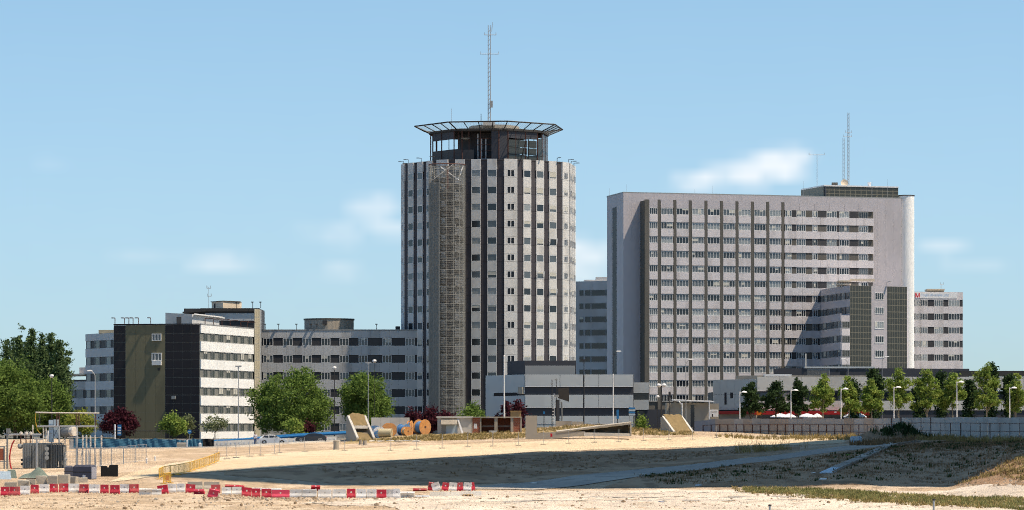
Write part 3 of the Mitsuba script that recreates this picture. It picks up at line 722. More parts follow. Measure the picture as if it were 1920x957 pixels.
put('red_letter', meshkit.text_mesh('M', 1.05, .06, True), 'sign_red', bn, rf_.M@place(rf_.s(1714.5), -.34, ZP(558.3, d))@rot)
put('roof_hut', MB().box(XP(1742, d), XP(1773, d), d+3, d+7, zt_, ZP(544.5, d)).box(XP(1741, d), XP(1774, d), d+2.6, d+7.4, ZP(544.5, d), ZP(541.5, d)), 'cream', rb)
mast('roof_antenna', 'small yagi antenna on the banner wing roof', d+4, (1764.5,), zt_, ZP(533, d), ((1763, 1769, 534),), None, .05)
# bluish wing behind, between tower and slab block
bb = thing('office_wing', 'bluish shaded wing standing far back between the tower and the wide block', 'building')
d = 790.
bf_ = Face(pt(1078, d+4), pt(1146, d))
zt_ = ZP(527, d); k_ = d/F
put('wall', MB().prism([bf_.A, bf_.B, bf_.B+[0, 14], bf_.A+[0, 14]], GZ, zt_), 'grey_panel', bb)
wing(bb, bf_, zt_, GZ, ZP(543.5, d), 24.9*k_, 11.3*k_, 8, [(bf_.s(1086.5), bf_.s(1094.5)), (bf_.s(1097), bf_.s(1107.5)), (bf_.s(1109), bf_.s(1136)), (bf_.s(1137), bf_.s(1141))], 0, bf_.L, 'grey_panel', 'dark_infill', 4.3, nl=1, fr='frame_grey', glass='glass_dark', blind=.1, infill=False, o=.06)
put('roof_hut', MB().box(XP(1096, d), XP(1128, d), d+3, d+8, zt_, zt_+.35).box(XP(1118, d), XP(1142, d), d+3, d+9, zt_, ZP(519, d)), 'grey_panel', bb)
# long left wing
lw = thing('office_wing', 'long five-storey wing with alternating windows and dark panels joining the tower', 'building')
d = 632.; k_ = d/F
lf_ = Face(pt(484, d), pt(800, d))
zt_ = ZP(619.5, d)
put('wall', MB().prism([lf_.A, lf_.B, lf_.B+[0, 12], lf_.A+[0, 12]], GZ, zt_), 'dark_infill', lw)
lfx = lambda z: lf_.s(400+z/2.006)
wing(lw, lf_, zt_-.1, GZ, ZP(634.5, d), 32.0*k_, 14.2*k_, 6, [(lfx(a), lfx(b)) for a, b in ((188, 225), (262, 298), (335, 370), (406, 440), (475, 510), (547, 581), (636, 670), (721, 758))], 0, lf_.L, 'grey_panel', 'dark_infill', 1.83, nl=3, bar=.09, blind=.2)
lf_.box('cornice', lw, 'frame_grey', -.1, lf_.L, zt_-.1, zt_+.12, .3, 1)
dr_ = put('roof_drum', MB().lathe([(4.9, ZP(600, 640)), (4.9, zt_)], (*pt(617, 640), 0), 28), 'concrete', lw)
put('roof_drum_lid', MB().lathe([(0, ZP(597.5, 640)), (5.05, ZP(598.5, 640)), (5.05, ZP(601, 640)), (0, ZP(601, 640))], (*pt(617, 640), 0), 28), 'brown_column', lw)
put('roof_drum_vent', MB().box(-.4, .4, -.2, .2, 0, .8), 'dark_infill', dr_, place(XP(609, 635), 634.9, ZP(609, 635)))
for px in (497, 522, 556, 583, 594, 706): lf_.put('roof_lamp', lw, lamp_arm, 'dark_steel', lf_.s(px), .5, zt_)
put('roof_box', MB().box(XP(741, d), XP(749, d), d+1, d+3, zt_, ZP(612, d)), 'roof_dark', lw)
# white block with the dark tiled end
wb = thing('white_block', 'white banded hospital wing whose end wall is black and olive tile', 'building')
dL, dR = 579., 608.
ws = Face(pt(374.5, dL), pt(477, dR))
we = Face(pt(213.5, dL+3), pt(374.5, dL))
zt_ = ws.z(376, 609.5)
put('wall', MB().prism([we.A, ws.A, ws.B, ws.B+np.array([-14, 10]), we.A+np.array([-3, 24])], GZ, zt_-.05), 'green_grey_infill', wb)
px7 = [(380.5, 387.5), (394, 401), (409, 417.5), (423, 430.5), (436, 444), (450, 456.5), (464, 470.5)]
stw = 34.0*dL/F
wing(wb, ws, zt_, GZ, ws.z(376, 625), stw, 1.45, 6, [(ws.s(a), ws.s(b)) for a, b in px7], .05, ws.L, 'white_panel', 'green_grey_infill', 4.4, .22, 2, 'frame_grey', 'glass_green', .35)
ws.box('cornice', wb, 'frame_grey', 0, ws.L, zt_, zt_+.2, .3, .3)
we.box('cornice', wb, 'black_tile', 0, we.L, zt_, zt_+.2, .25, .3)
tile0 = we.s(213.5)
for (a, b, m, n) in ((213.5, 235.5, 'black_tile', 'tile'), (310, 374.3, 'black_tile', 'tile')):
    tiles(we, wb, m, we.s(a), we.s(b), GZ, zt_, 1.52, 1.62, .10, n, .07)
tiles(we, wb, 'olive_tile', we.s(235.7), we.s(309.8), GZ, zt_, 1.78, 1.62, .07, 'olive_tile', .03)
window(we, wb, we.s(285.5), we.s(303), ZP(639.5, dL), ZP(626, dL), 3, -.2, 'glass_mid', 'frame_white', .12, .0)
window(we, wb, we.s(285), we.s(304), ZP(677, dL), ZP(662, dL), 3, -.2, 'glass_mid', 'frame_white', .14, .0)
we.box('air_conditioner', wb, 'white_paint', we.s(286.5), we.s(303.5), ZP(685, dL), ZP(677.5, dL), .6, -.1)
we.box('air_conditioner', wb, 'frame_grey', we.s(323), we.s(330), ZP(749, dL), ZP(743, dL), .5, -.1)
we.box('vent', wb, 'roof_dark', we.s(296), we.s(301), ZP(695, dL), ZP(690, dL), .2, -.05)
for px in (214, 232, 240, 248, 258, 281): we.put('roof_lamp', wb, lamp_arm, 'rust_steel', we.s(px), .5, zt_+.15)
for t in (.15, .3, .45, .6, .8, .93): ws.put('roof_lamp', wb, lamp_arm, 'rust_steel', ws.L*t, .6, zt_+.15)
# beige stair column
sc0 = Face(pt(477, 607), pt(487, 610))
zs_ = ZP(580, 608)
ck = put('stair_column', MB().prism([sc0.A, sc0.B, sc0.B+[0, 4], sc0.A+[0, 4]], GZ, zs_), 'frame_grey', wb)
tiles(sc0, ck, 'beige_tile', .05, sc0.L-.05, GZ, zs_, 1., 1.63, .05, 'panel', .06)
# rooftop storeys
def hut(name, a, b, d0, dp, zb, py, m, parent, lid=None, lidpy=1.2, over=.5):
    k = put(name, MB().box(XP(a, d0), XP(b, d0), d0, d0+dp, zb, ZP(py, d0)), m, parent)
    if lid: put(name+'_lid', MB().box(XP(a, d0)-over, XP(b, d0)+over, d0-over, d0+dp+over, ZP(py, d0), ZP(py, d0)+lidpy*d0/F*1.6), lid, parent)
    return k
hk = put('penthouse', MB().hexa([[XP(310, 588), 588, zt_], [XP(360, 586), 586, zt_], [XP(411, 600), 600, zt_], [XP(350, 606), 606, zt_]], [[XP(310, 588), 588, ZP(587, 588)], [XP(360, 586), 586, ZP(589.5, 586)], [XP(411, 600), 600, ZP(595, 600)], [XP(350, 606), 606, ZP(590, 606)]]), 'grey_panel', wb)
put('penthouse_lid', MB().hexa([[XP(364, 585.5), 585.5, ZP(590.5, 586)], [XP(416, 600), 599.5, ZP(596.3, 600)], [XP(416, 600), 606, ZP(596.3, 600)], [XP(364, 590), 600, ZP(590.5, 586)]], [[XP(364, 585.5), 585.5, ZP(588.5, 586)], [XP(416, 600), 599.5, ZP(594.3, 600)], [XP(416, 600), 606, ZP(594.3, 600)], [XP(364, 590), 600, ZP(588.5, 586)]]), 'white_paint', wb)
put('door', MB().box(XP(331, 586.8), XP(340, 586.8), 586.75, 587.2, zt_, ZP(595, 586.8)), 'dark_infill', hk)
ub = thing('office_wing', 'upper storeys set back behind the white banded wing with a beige roof box', 'building')
d = 625.
uf = Face(pt(385, d), pt(478, d))
put('wall', MB().box(XP(345, d), XP(486, d), d, d+14, GZ, ZP(579, d)), 'dark_infill', ub)
uf.box('panel', ub, 'grey_panel', 0, uf.L, ZP(602, d), ZP(588, d), .2, .1)
uf.box('cornice', ub, 'roof_dark', -.9, uf.L+.9, ZP(584.5, d), ZP(578.5, d), .5, 1)
put('roof_slab', MB().hexa([[XP(343, d), d-1, ZP(588, d)], [XP(385, d), d-1, ZP(585, d)], [XP(385, d), d+10, ZP(585, d)], [XP(343, d), d+10, ZP(588, d)]], [[XP(343, d), d-1, ZP(585.5, d)], [XP(385, d), d-1, ZP(581, d)], [XP(385, d), d+10, ZP(581, d)], [XP(343, d), d+10, ZP(585.5, d)]]), 'roof_dark', ub)
uh = Face(pt(397, 631), pt(418, 627)); uh2 = Face(pt(418, 627), pt(449, 630))
bx = put('roof_box', MB().prism([uh.A, uh.B, uh2.B, uh2.B+[0, 5], uh.A+[0, 5]], ZP(580, d), ZP(565, d)), 'cream', ub)
uh.box('opening', bx, 'roof_dark', 1.0, 1.6, ZP(577, d), ZP(568, d), .03, .1)
put('roof_box_lid', MB().prism([uh.A+[-.2, -.2], uh.B+[0, -.25], uh2.B+[.2, -.2], uh2.B+[0, 5], uh.A+[0, 5]], ZP(565, d), ZP(563.7, d)), 'brown_column', ub)
for px in (444, 474, 489): put('roof_lamp', lamp_arm, 'dark_steel', ub, place(XP(px, d), d-.2, ZP(578.5, d)))
mast('roof_antenna', 'small antenna behind the beige roof box of the left wing', d+2, (391.5,), ZP(579, d), ZP(538, d), ((388, 395, 541), (389, 396, 556)), None, .05)
# left back wing
lb = thing('office_wing', 'shaded grey-banded wing at the far left behind the black tiled wall', 'building')
la, lbp = pt(161.5, 652), pt(216, 640)
lbf = Face(la, lbp); k_ = 645/F
zt_ = ZP(625.5, 645)
put('wall', MB().prism([la, lbp, lbp+[0, 14], la+[6, 14]], GZ, zt_), 'dark_infill', lb)
wing(lb, lbf, zt_, GZ, ZP(639, 645), 30.9*k_, 14.3*k_, 6, [(lbf.s(163), lbf.s(171)), (lbf.s(179), lbf.s(188)), (lbf.s(200), lbf.s(209))], 0, lbf.L, 'grey_panel', 'dark_infill', 3., nl=1, fr='frame_grey', blind=.1)
put('roof_vent', MB().box(XP(186, 646), XP(214, 646), 645, 649, zt_, ZP(619.5, 646)), 'beige_tile', lb)
lo = thing('office_wing', 'low terraced wing half hidden behind the poplars at the left', 'building')
oa, ob_ = pt(60, 668), pt(166, 655)
lof = Face(oa, ob_); k_ = 660/F
put('wall', MB().prism([oa, ob_, ob_+[0, 14], oa+[0, 14]], GZ, ZP(713, 660)), 'dark_infill', lo)
wing(lo, lof, ZP(716, 660), GZ, ZP(732, 660), 30.9*k_, 15*k_, 2, [(lof.s(a), lof.s(b)) for a, b in ((80, 90), (100, 110), (120, 131), (135, 141), (143, 157))], 0, lof.L, 'grey_panel', 'dark_infill', 3., nl=1, fr='frame_grey')
lof.box('roof_slab', lo, 'cream', 0, lof.L, ZP(705, 660), ZP(702, 660), 1.0, 8)
lof.box('upper_wall', lo, 'grey_panel', lof.s(134), lof.L, ZP(702, 660), ZP(689.5, 660), -2, 8)
# middle low building
gb = thing('grey_building', 'low modern grey panelled building with dark ribbon windows below the tower', 'building')
d = 575.; k_ = d/F
gf = Face(pt(984.3, d), pt(1188, d)); gl = Face(pt(912, d+15), pt(984.3, d))
zg = [ZP(y, d) for y in (702.8, 726, 741, 765, 780.5, 795)]
put('wall', MB().prism([gl.A, gf.A, gf.B, gf.B+[0, 16], gl.A+[0, 8]], GZ, zg[0]-.1), 'dark_grey', gb)
xs_ = [(984.3, 1050), (1050, 1093.5), (1095.5, 1122), (1122, 1149), (1149, 1187.5)]
for j, (t, b) in enumerate(((0, 1), (2, 3), (4, 5))):
    for a, c in xs_:
        k = gf.box('panel', gb, 'cool_panel', gf.s(a)+.03, gf.s(c)-.03, zg[b], zg[t], .25, .1)
        gf.box('panel_edge', k, 'white_paint', gf.s(a)+.03, gf.s(c)-.03, zg[b]-.02, zg[b]+.12, .30, -.2)
for j in (1, 3):
    for a, c in xs_: gf.box('window_band', gb, 'glass_dark', gf.s(a)+.1, gf.s(c)-.1, zg[j+1]+.02, zg[j]-.02, -.05, .1)
gf.box('panel', gb, 'cool_panel', gf.s(984.3), gf.s(1187.5), GZ, zg[5]-.1, .2, .1)
gl.box('panel', gb, 'cool_panel', 0, gl.L-.02, ZP(739, d), zg[0], .15, .1); gl.box('panel', gb, 'cool_panel', 0, gl.L-.02, GZ, ZP(742, d), .15, .1)
gl.box('panel', gb, 'cool_panel', 0, gl.s(927), ZP(742, d), ZP(739, d), .15, .1)
gl.box('window_band', gb, 'glass_dark', gl.s(928), gl.s(972), ZP(742.5, d), ZP(736.5, d), .2, .1)
for (a, b, c, dd) in ((976, 984, 726, 739), (978, 984, 765, 776)): gl.box('bracket', gb, 'concrete', gl.s(a), gl.s(b), ZP(dd, d), ZP(c, d), .5, .0)
up = put('upper_storey', MB().prism([pt(951, d+12), pt(984, d+4), pt(1080, d+4), pt(1080, d+14), pt(951, d+18)], zg[0]-.1, ZP(676, d)), 'dark_grey', gb)
Face(pt(984, d+4), pt(1080, d+4)).box('panel', up, 'frame_grey', .05, 9.0, zg[0], ZP(685.5, d), .1, .1)
g2 = Face(pt(1188, d+5), pt(1216.5, d+5))
put('side_wall', MB().prism([g2.A, g2.B, g2.B+[0, 10], g2.A+[0, 10]], GZ, ZP(717.5, d)), 'dark_grey', gb)
g2.box('panel', gb, 'cool_panel', 0, g2.L, ZP(737, d), ZP(717, d), .2, .1); g2.box('panel', gb, 'cool_panel', 0, g2.L, ZP(769, d), ZP(750, d), .2, .1)
g2.box('window_band', gb, 'glass_dark', .1, g2.L-.1, ZP(750, d), ZP(737, d), .02, .1)
g2.box('doorway', gb, 'glass_dark', .6, 2.0, GZ, ZP(771, d), .1, .1)
# low concrete terrace building on the right
tb = thing('terrace_building', 'low long concrete building with a red canopy behind the street trees', 'building')
d = 600.; k_ = d/F
tl, tf = Face(pt(1339.5, d+14), pt(1419.5, d)), Face(pt(1419.5, d), pt(1960, d))
zt_ = ZP(707, d)
put('wall', MB().prism([tl.A, tf.A, tf.B, tf.B+[0, 30], tl.A+[0, 20]], GZ, ZP(734, d)), 'dark_grey', tb)
tiles(tl, tb, 'pale_concrete', 0, tl.L-.02, ZP(769, d), ZP(711, d), 2.6, 2.9, .3, 'panel', .05)
tl.box('panel', tb, 'concrete', 0, tl.L, GZ, ZP(777, d), .2, .1)
for (a, b, c, dd) in ((1361, 1365, 736, 759), (1372, 1377, 736, 747)): tl.box('window', tb, 'glass_dark', tl.s(a), tl.s(b), ZP(dd, d), ZP(c, d), .34, .0)
tiles(tf, tb, 'pale_concrete', 0, tf.L, ZP(733, d), zt_, 4.2, 2.7, .3, 'panel', .05)
put('upper_wall', MB().prism([pt(1380, d+8), pt(1420, d+3), pt(1640, d+3), pt(1640, d+12), pt(1380, d+12)], ZP(711, d), ZP(704, d)), 'concrete', tb)
tf.box('roof_edge', tb, 'white_paint', tf.s(1434), tf.s(1484), ZP(706.5, d), ZP(702, d), .1, 3)
tf.box('roof_edge', tb, 'roof_dark', tf.s(1800), tf.L, ZP(706, d), ZP(696, d), .1, 6)
for a in range(1425, 1950, 21):
    tf.box('window', tb, ['glass_dark', 'glass_mid', 'glass_dark', 'concrete'][rw.integers(4)], tf.s(a)+.05, tf.s(a+20), ZP(751, d), ZP(737, d), .05, .1)
tiles(tf, tb, 'pale_concrete', 0, tf.L, ZP(770, d), ZP(752, d), 4.2, 2., .2, 'panel', .05)
tf.box('shop_front', tb, 'glass_dark', 0, tf.s(1500), GZ, ZP(780, d), .05, .1)
tf.box('shop_front', tb, 'brick_red', tf.s(1500), tf.s(1545), GZ, ZP(779, d), .15, .1)
tf.box('window', tb, 'white_paint', tf.s(1506), tf.s(1522), ZP(788, d), ZP(781, d), .2, .0)
tf.box('shop_front', tb, 'glass_dark', tf.s(1545), tf.s(1620), GZ, ZP(780, d), .05, .1)
tf.box('shop_front', tb, 'brick_red', tf.s(1620), tf.s(1635), GZ, ZP(772, d), .15, .1)
tl.box('canopy', tb, 'canopy_red', tl.s(1350), tl.L+.6, ZP(777, d), ZP(771, d), 1.2, -.3)
cp = tf.box('canopy', tb, 'canopy_red', -.6, tf.s(1636), ZP(778, d), ZP(771.5, d), 1.2, -.3)
note(cp, label='long red canopy with an orange sign')
tf.box('orange_sign', cp, 'canopy_orange', tf.s(1417.5), tf.s(1427), ZP(779, d), ZP(771, d), 1.3, -1.1)
tf.box('white_sign', cp, 'white_paint', tf.s(1563), tf.s(1567), ZP(774.5, d), ZP(772.5, d), 1.25, -1.1)
# small shelter in front of the slab block
sh = thing('shelter', 'small grey entrance shelter with a thin white roof near the globe lamp', 'shelter')
d = 560.
put('wall', MB().box(XP(1250, d), XP(1330, d), d, d+5, GZ, ZP(756, d)).box(XP(1326, d), XP(1352, d), d+6, d+9, GZ, ZP(757, d)), 'concrete', sh)
put('roof', MB().hexa([[XP(1262, d), d-1.5, ZP(752, d)], [XP(1338, d), d-1.5, ZP(755, d)], [XP(1338, d), d+5, ZP(754, d)], [XP(1262, d), d+5, ZP(751, d)]], [[XP(1262, d), d-1.5, ZP(750, d)], [XP(1338, d), d-1.5, ZP(753, d)], [XP(1338, d), d+5, ZP(752, d)], [XP(1262, d), d+5, ZP(749, d)]]), 'white_paint', sh)
put('frame', MB().tube(P(1279, 790, d-1.4), P(1279, 756, d-1.4), .13).tube(P(1272, 752, d-1.4), P(1279, 760, d-1.4), .12).tube(P(1330, 790, d-1.4), P(1330, 755, d-1.4), .1), 'white_paint', sh)
put('door', MB().box(XP(1295, d), XP(1302, d), d-.06, d+.1, GZ, ZP(760, d)), 'glass_dark', sh)
put('wall', MB().box(XP(1216, d+8), XP(1250, d+8), d+8, d+12, GZ, ZP(768, d)), 'dark_grey', sh)

# ------------------------------------------------------------------ trees and shrubs
def leaves(rng, blobs, size, up=.35):
    """leaf sprays scattered in clumps through the crown's blobs: (cx, cy, cz, rx, ry, rz, clumps, sprays per clump, clump size)"""
    V = []
    for (cx, cy, cz, rx, ry, rz, nc, nl, cs) in blobs:
        u = rng.normal(size=(nc, 3)); u /= np.linalg.norm(u, axis=1, keepdims=True)
        r = rng.uniform(.25, 1, nc)**.45
        c = np.array([cx, cy, cz])+u*r[:, None]*np.array([rx, ry, rz])
        k = cs*rng.uniform(.6, 1.35, nc)
        p = np.repeat(c, nl, 0)+rng.normal(size=(nc*nl, 3))*np.repeat(k, nl)[:, None]*np.array([1, 1, .75])
        n = rng.normal(size=(nc*nl, 3))+np.array([0, 0, up]); n /= np.linalg.norm(n, axis=1, keepdims=True)
        a = np.cross(n, rng.normal(size=n.shape)); a /= np.linalg.norm(a, axis=1, keepdims=True); b = np.cross(n, a)
        s = size*rng.uniform(.6, 1.4, len(p))[:, None]
        V.append(np.stack([p-a*s, p-b*s*.55, p+a*s, p+b*s*.55], 1).reshape(-1, 3))
    v = np.vstack(V); v[:, 2] = np.maximum(v[:, 2], .05)
    i = np.arange(len(v)//4)[:, None]*4
    return trimesh.Trimesh(v, np.vstack([i+[0, 1, 2], i+[0, 2, 3]]), process=False)
def limbs(rng, h, r, blobs, n=6):
    b = MB(); b.tube([0, 0, -.3], [0, 0, h*.4], r*1.15, r*.85, 8).tube([0, 0, h*.4], [rng.normal()*.1, rng.normal()*.1, h*.8], r*.85, r*.3, 7)
    for i in range(n):
        q = blobs[i % len(blobs)]; z = h*rng.uniform(.25, .6)
        e = np.array(q[:3])+rng.normal(size=3)*np.array(q[3:6])*.45
        m = np.array([0, 0, z])*.5+e*.5+np.array([0, 0, .15*h*.3])
        b.tube([0, 0, z], m, r*.45, r*.3, 5).tube(m, e, r*.3, r*.1, 5)
    return b
def tree(name, label, px, d, blobs, leaf, seed, h, r=.16, bark='bark', size=.28, group=None, cat='tree', nl=6):
    rng = np.random.default_rng(seed)
    k = thing(name, label, cat, group)
    x = XP(px, d); z = hz(x, d); M = place(x, d, z-.05, rng.uniform(-.3, .3))
    put('trunk' if cat == 'tree' else 'stem', limbs(rng, h, r, blobs, nl), bark, k, M)
    put('crown', leaves(rng, blobs, size), leaf, k, M)
    return k
def dome(rng, w, h, z0, n, nl=42, cs=.55, lob=7):
    """an uneven crown w wide from z0 to h, of several overlapping lobes"""
    zc, rz = (z0+h)/2, (h-z0)/2
    B = [(0, 0, zc, w*.40, w*.40, rz*.8, n//2, nl, cs)]
    for i in range(lob):
        a = i*2.4+rng.uniform(-.4, .4); zz = zc+rng.uniform(-.55, .55)*rz; q = math.sqrt(max(.15, 1-((zz-zc)/rz)**2))
        B.append((math.cos(a)*w*.30*q, math.sin(a)*w*.30*q, zz, w*.20, w*.20, rz*.36, n//(2*lob), nl, cs))
    B.append((rng.uniform(-.1, .1)*w, 0, h-rz*.35, w*.2, w*.2, rz*.32, n//(2*lob), nl, cs))
    return B
def m_(px, d): return px*d/F
R_ = np.random.default_rng
# the poplars and the broad tree at the left edge
for i, (px, d, top, w) in enumerate(((-12, 575, 640, 46), (12, 585, 640, 44), (36, 580, 618, 40), (60, 575, 607, 42), (78, 590, 620, 34), (96, 580, 624, 38), (110, 570, 630, 36), (121, 585, 672, 36))):
    rng = R_(40+i); h = ZP(top, d)-3.4; W = m_(w, d)
    B = []
    for j in range(9):
        a = rng.uniform(0, 6.28); t = rng.uniform(.1, .9); hh = h*(1-.45*t)
        B.append((math.cos(a)*W*.42*t, math.sin(a)*W*.42*t, hh*.53, W*.15, W*.15, hh*.48, 27, 34, .36))
    for t in (0, .35): B.append((W*.1*t, 0, h*(.78-.05*t), W*.10, W*.10, h*.22, 16, 26, .26))
    tree('poplar_tree', f'tall dark poplar of the clump at the left edge, {nth(i)} from the left', px, d, B, 'leaf_poplar', 60+i, h*.85, .25, size=.26, group='poplars at the left edge', nl=4)
for i, (px, d, top, w, z0) in enumerate(((28, 545, 668, 130, .3), (96, 552, 706, 70, .3), (-40, 548, 655, 120, .3), (42, 598, 612, 92, .3), (94, 602, 624, 84, .3))):
    rng = R_(80+i)
    tree('broad_tree', ['broad light green tree in front of the poplars at the left edge', 'lower green tree at the right foot of the poplars', 'green tree cut by the left edge of the picture', 'dark full tree behind the tallest poplars at the left edge', 'dark full tree behind the right poplars of the clump'][i], px, d, dome(rng, m_(w, d), ZP(top, d)-3.4, z0, 320, 56, .48, 11), 'leaf_mid' if i < 3 else 'leaf_poplar', 90+i, (ZP(top, d)-3.4)*.7, .28, size=.21)
def shrub(name, label, px, d, top, w, leaf, seed, n=70, z0=.2, cat='shrub', size=.2, nl=36, cs=.38, group=None):
    z = hz(XP(px, d), d); h = ZP(top, d)-z
    return tree(name, label, px, d, dome(R_(seed), m_(w, d), h, z0, n, nl, cs, 6), leaf, seed, h*.6, .08, size=size, cat=cat, nl=5, group=group)
shrub('shrub', 'yellow green bush behind the electrical transformer', 152, 540, 768, 66, 'leaf_yellow', 101, 90)
shrub('purple_tree', 'dark purple leaved tree in front of the black tiled wall', 226, 550, 765, 80, 'leaf_purple', 102, 130, .3, 'tree', .22)
shrub('shrub', 'bright green rounded bush at the foot of the olive tiled wall', 323, 545, 775, 54, 'leaf_bright', 103, 90)
shrub('shrub', 'thin grey green bush leaning beside the bright green bush', 351, 548, 774, 26, 'leaf_grey', 104, 30)
shrub('young_tree', 'thin light young tree in front of the white banded wing', 403, 545, 779, 46, 'leaf_grey', 105, 40, 1.0, 'tree', .18, 26)
tree('round_tree', 'large dense round green tree in front of the long wing', 547, 560, dome(R_(106), m_(168, 560), ZP(688, 560)-3.4, .7, 560, 60, .5, 14), 'leaf_mid', 106, 8, .3, size=.20, nl=9)
tree('round_tree', 'looser two-lobed green tree right of the large round tree', 686, 565, dome(R_(107), m_(104, 565), ZP(699, 565)-3.4, .8, 330, 54, .5, 10)+dome(R_(108), m_(50, 565), ZP(725, 565)-3.4, .8, 80, 50, .45, 5), 'leaf_mid', 107, 7, .22, size=.20, nl=7)
shrub('shrub', 'small light green bush under the large round tree', 551, 542, 785, 34, 'leaf_bright', 109, 40)
shrub('shrub', 'small purple bush beside the large round tree', 578, 544, 789, 26, 'leaf_purple', 110, 34)
for i, (px, top, w) in enumerate(((775, 766, 34), (806, 763, 40), (836, 768, 34), (950, 752, 44), (972, 748, 22))):
    shrub('purple_shrub', f'dark purple shrub in the row below the tower, {nth(i)} from the left', px, 560, top, w, 'leaf_purple', 111+i, 60, .3, 'shrub', .22, group='purple shrubs below the tower')
shrub('shrub', 'spreading green bush between the purple shrubs below the tower', 887, 556, 751, 62, 'leaf_mid', 120, 90, .3)
shrub('shrub', 'low green bush by the entrance of the grey panelled building', 1202, 556, 779, 22, 'leaf_bright', 121, 26)
# street trees behind the hoarding
SD = 548.
street = [(1408, 711, 34, 'd'), (1455, 711, 42, 'd'), (1497, 707, 34, 'd'), (1543, 702, 40, 'l'), (1592, 706, 34, 'l'), (1634, 708, 40, 'l'), (1685, 693, 42, 'l'), (1738, 689, 46, 'l'), (1786, 691, 46, 'l'), (1850, 681, 50, 'l'), (1904, 700, 36, 'l')]
nd = nl_ = 0
for i, (px, top, w, ty) in enumerate(street):
    rng = R_(140+i); h = ZP(top, SD)-3.9; W = m_(w, SD)
    W *= rng.uniform(.95, 1.2); lean = rng.uniform(-.25, .25)
    B = [(lean*.5, 0, h*.64, W*.30, W*.30, h*.24, 42, 36, .27), (lean, 0, h*.86, W*.17, W*.17, h*.13, 15, 32, .24)]
    for j in range(10): a = j*2.4+rng.uniform(0, .8); zz = rng.uniform(.42, .80); q = W*rng.uniform(.28, .46)*(1.15-abs(zz-.52)*1.2); B.append((math.cos(a)*q, math.sin(a)*q, h*zz, W*.16, W*.16, h*rng.uniform(.05, .09), 9, 30, .22))
    if ty == 'd': lab = f'dark leaved street tree behind the fence, {nth(nd)} of the three dark ones from the left'; nd += 1
    else: lab = f'light green street tree behind the fence, {nth(nl_)} light one from the left'; nl_ += 1
    tree('street_tree', lab, px, SD+(i % 3)*3, B, 'leaf_dark' if ty == 'd' else 'leaf_bright', 160+i, h*.8, .13, 'bark' if ty == 'd' else 'pale_bark', .2, 'street trees behind the fence', nl=5)
for i, (px, top, w, lab) in enumerate(((1641, 684, 38, 'dark round tree on the terrace in front of the annex grid panel'), (1600, 700, 20, 'slim dark tree left of the dark round terrace tree'), (1765, 690, 28, 'dark thin tree between the light street trees under the banner wing'), (1858, 672, 30, 'dark ragged conifer behind the light street trees at the right'), (1893, 693, 26, 'dark low tree at the far right behind the fence'), (1725, 705, 24, 'dark tree hidden behind the light street trees below the round end'), (1818, 706, 26, 'dark tree in the wide gap between two light street trees'))):
    d = 575.; h = ZP(top, d)-3.6; W = m_(w, d)
    B = [(0, 0, h*.72, W*.4, W*.4, h*.24, 60, 36, .36), (0, 0, h*.4, W*.3, W*.3, h*.2, 25, 30, .4)]
    tree('dark_tree', lab, px, d, B, 'leaf_dark', 190+i, h*.8, .15, size=.24)
# dry grass, weeds and scrub

def labels_last(): return list(labels)[-1]
def tufts(name, label, m, pts, hgt, seed, spread=.12, nb=7, wid=.035):
    rng = R_(seed); pts = np.asarray(pts); n = len(pts)
    p = np.repeat(pts, nb, 0)+np.c_[rng.normal(size=(n*nb, 2))*spread, np.zeros(n*nb)]
    a = rng.uniform(0, 6.28, n*nb); hh = hgt*rng.uniform(.45, 1.3, n*nb)*np.repeat(rng.uniform(.6, 1.3, n), nb); le = rng.uniform(.15, .8, n*nb)*hh
    w = np.c_[np.cos(a+1.57), np.sin(a+1.57), 0*a]*wid
    tip = p+np.c_[np.cos(a)*le, np.sin(a)*le, hh]; mid = p*.5+tip*.5+np.c_[0*a, 0*a, hh*.15]
    v = np.stack([p-w-[0, 0, .05], p+w-[0, 0, .05], mid+w*.8, mid-w*.8, tip], 1).reshape(-1, 3); i = np.arange(n*nb)[:, None]*5
    thing(name, label, 'grass', None, 'stuff')
    own(labels_last(), trimesh.Trimesh(v, np.vstack([i+[0, 1, 2], i+[0, 2, 3], i+[3, 2, 4]]), process=False), m)

def inside(poly, n, seed, clump=1.0):
    """ground points under a polygon of the photograph, gathered in patches"""
    rng = R_(seed); pg = shapely.Polygon([gnd(*q)[:2] for q in poly]); x0, y0, x1, y1 = pg.bounds; out = []
    x, y = rng.uniform(x0, x1, n*12), rng.uniform(y0, y1, n*12)
    ok = shapely.contains_xy(pg, x, y)&(meshkit.fbm(np.stack([x*.22, y*.10, x*0], -1), 3, seed) > rng.uniform(.5-.25*clump, .5+.12*clump, len(x)))
    x, y = x[ok][:n], y[ok][:n]
    return np.c_[x, y, height(x, y)]
bankp = [(1190, 893), (1300, 882), (1440, 870), (1600, 849), (1700, 835), (1800, 826), (1925, 826), (1925, 905), (1780, 908), (1440, 908), (1240, 910)]
tufts('dry_weeds', 'dry brown weeds covering the shaded bank', 'weed', inside(bankp, 2400, 1, 2.6), .17, 11, .28, 8, .035)
tufts('scrub', 'darker olive scrub in patches on the shaded bank', 'leaf_dark', inside(bankp, 260, 7, 2.6), .26, 12, .22, 9, .06)
tufts('dry_grass', 'straw coloured grass on the sunlit lower right bank', 'straw', inside([(1780, 912), (1860, 885), (1960, 850), (1960, 912)], 420, 3, 2.2), .24, 13)
tufts('green_grass', 'strip of green and straw grass along the right foreground', 'grass_green', np.vstack([inside([(1390, 917), (1500, 919), (1640, 926), (1925, 938), (1925, 957), (1700, 946), (1500, 932), (1400, 925)], 1700, 4, 2.0), inside([(1480, 920), (1600, 925), (1700, 932), (1640, 938), (1500, 928)], 700, 14, .6)]), .26, 14)
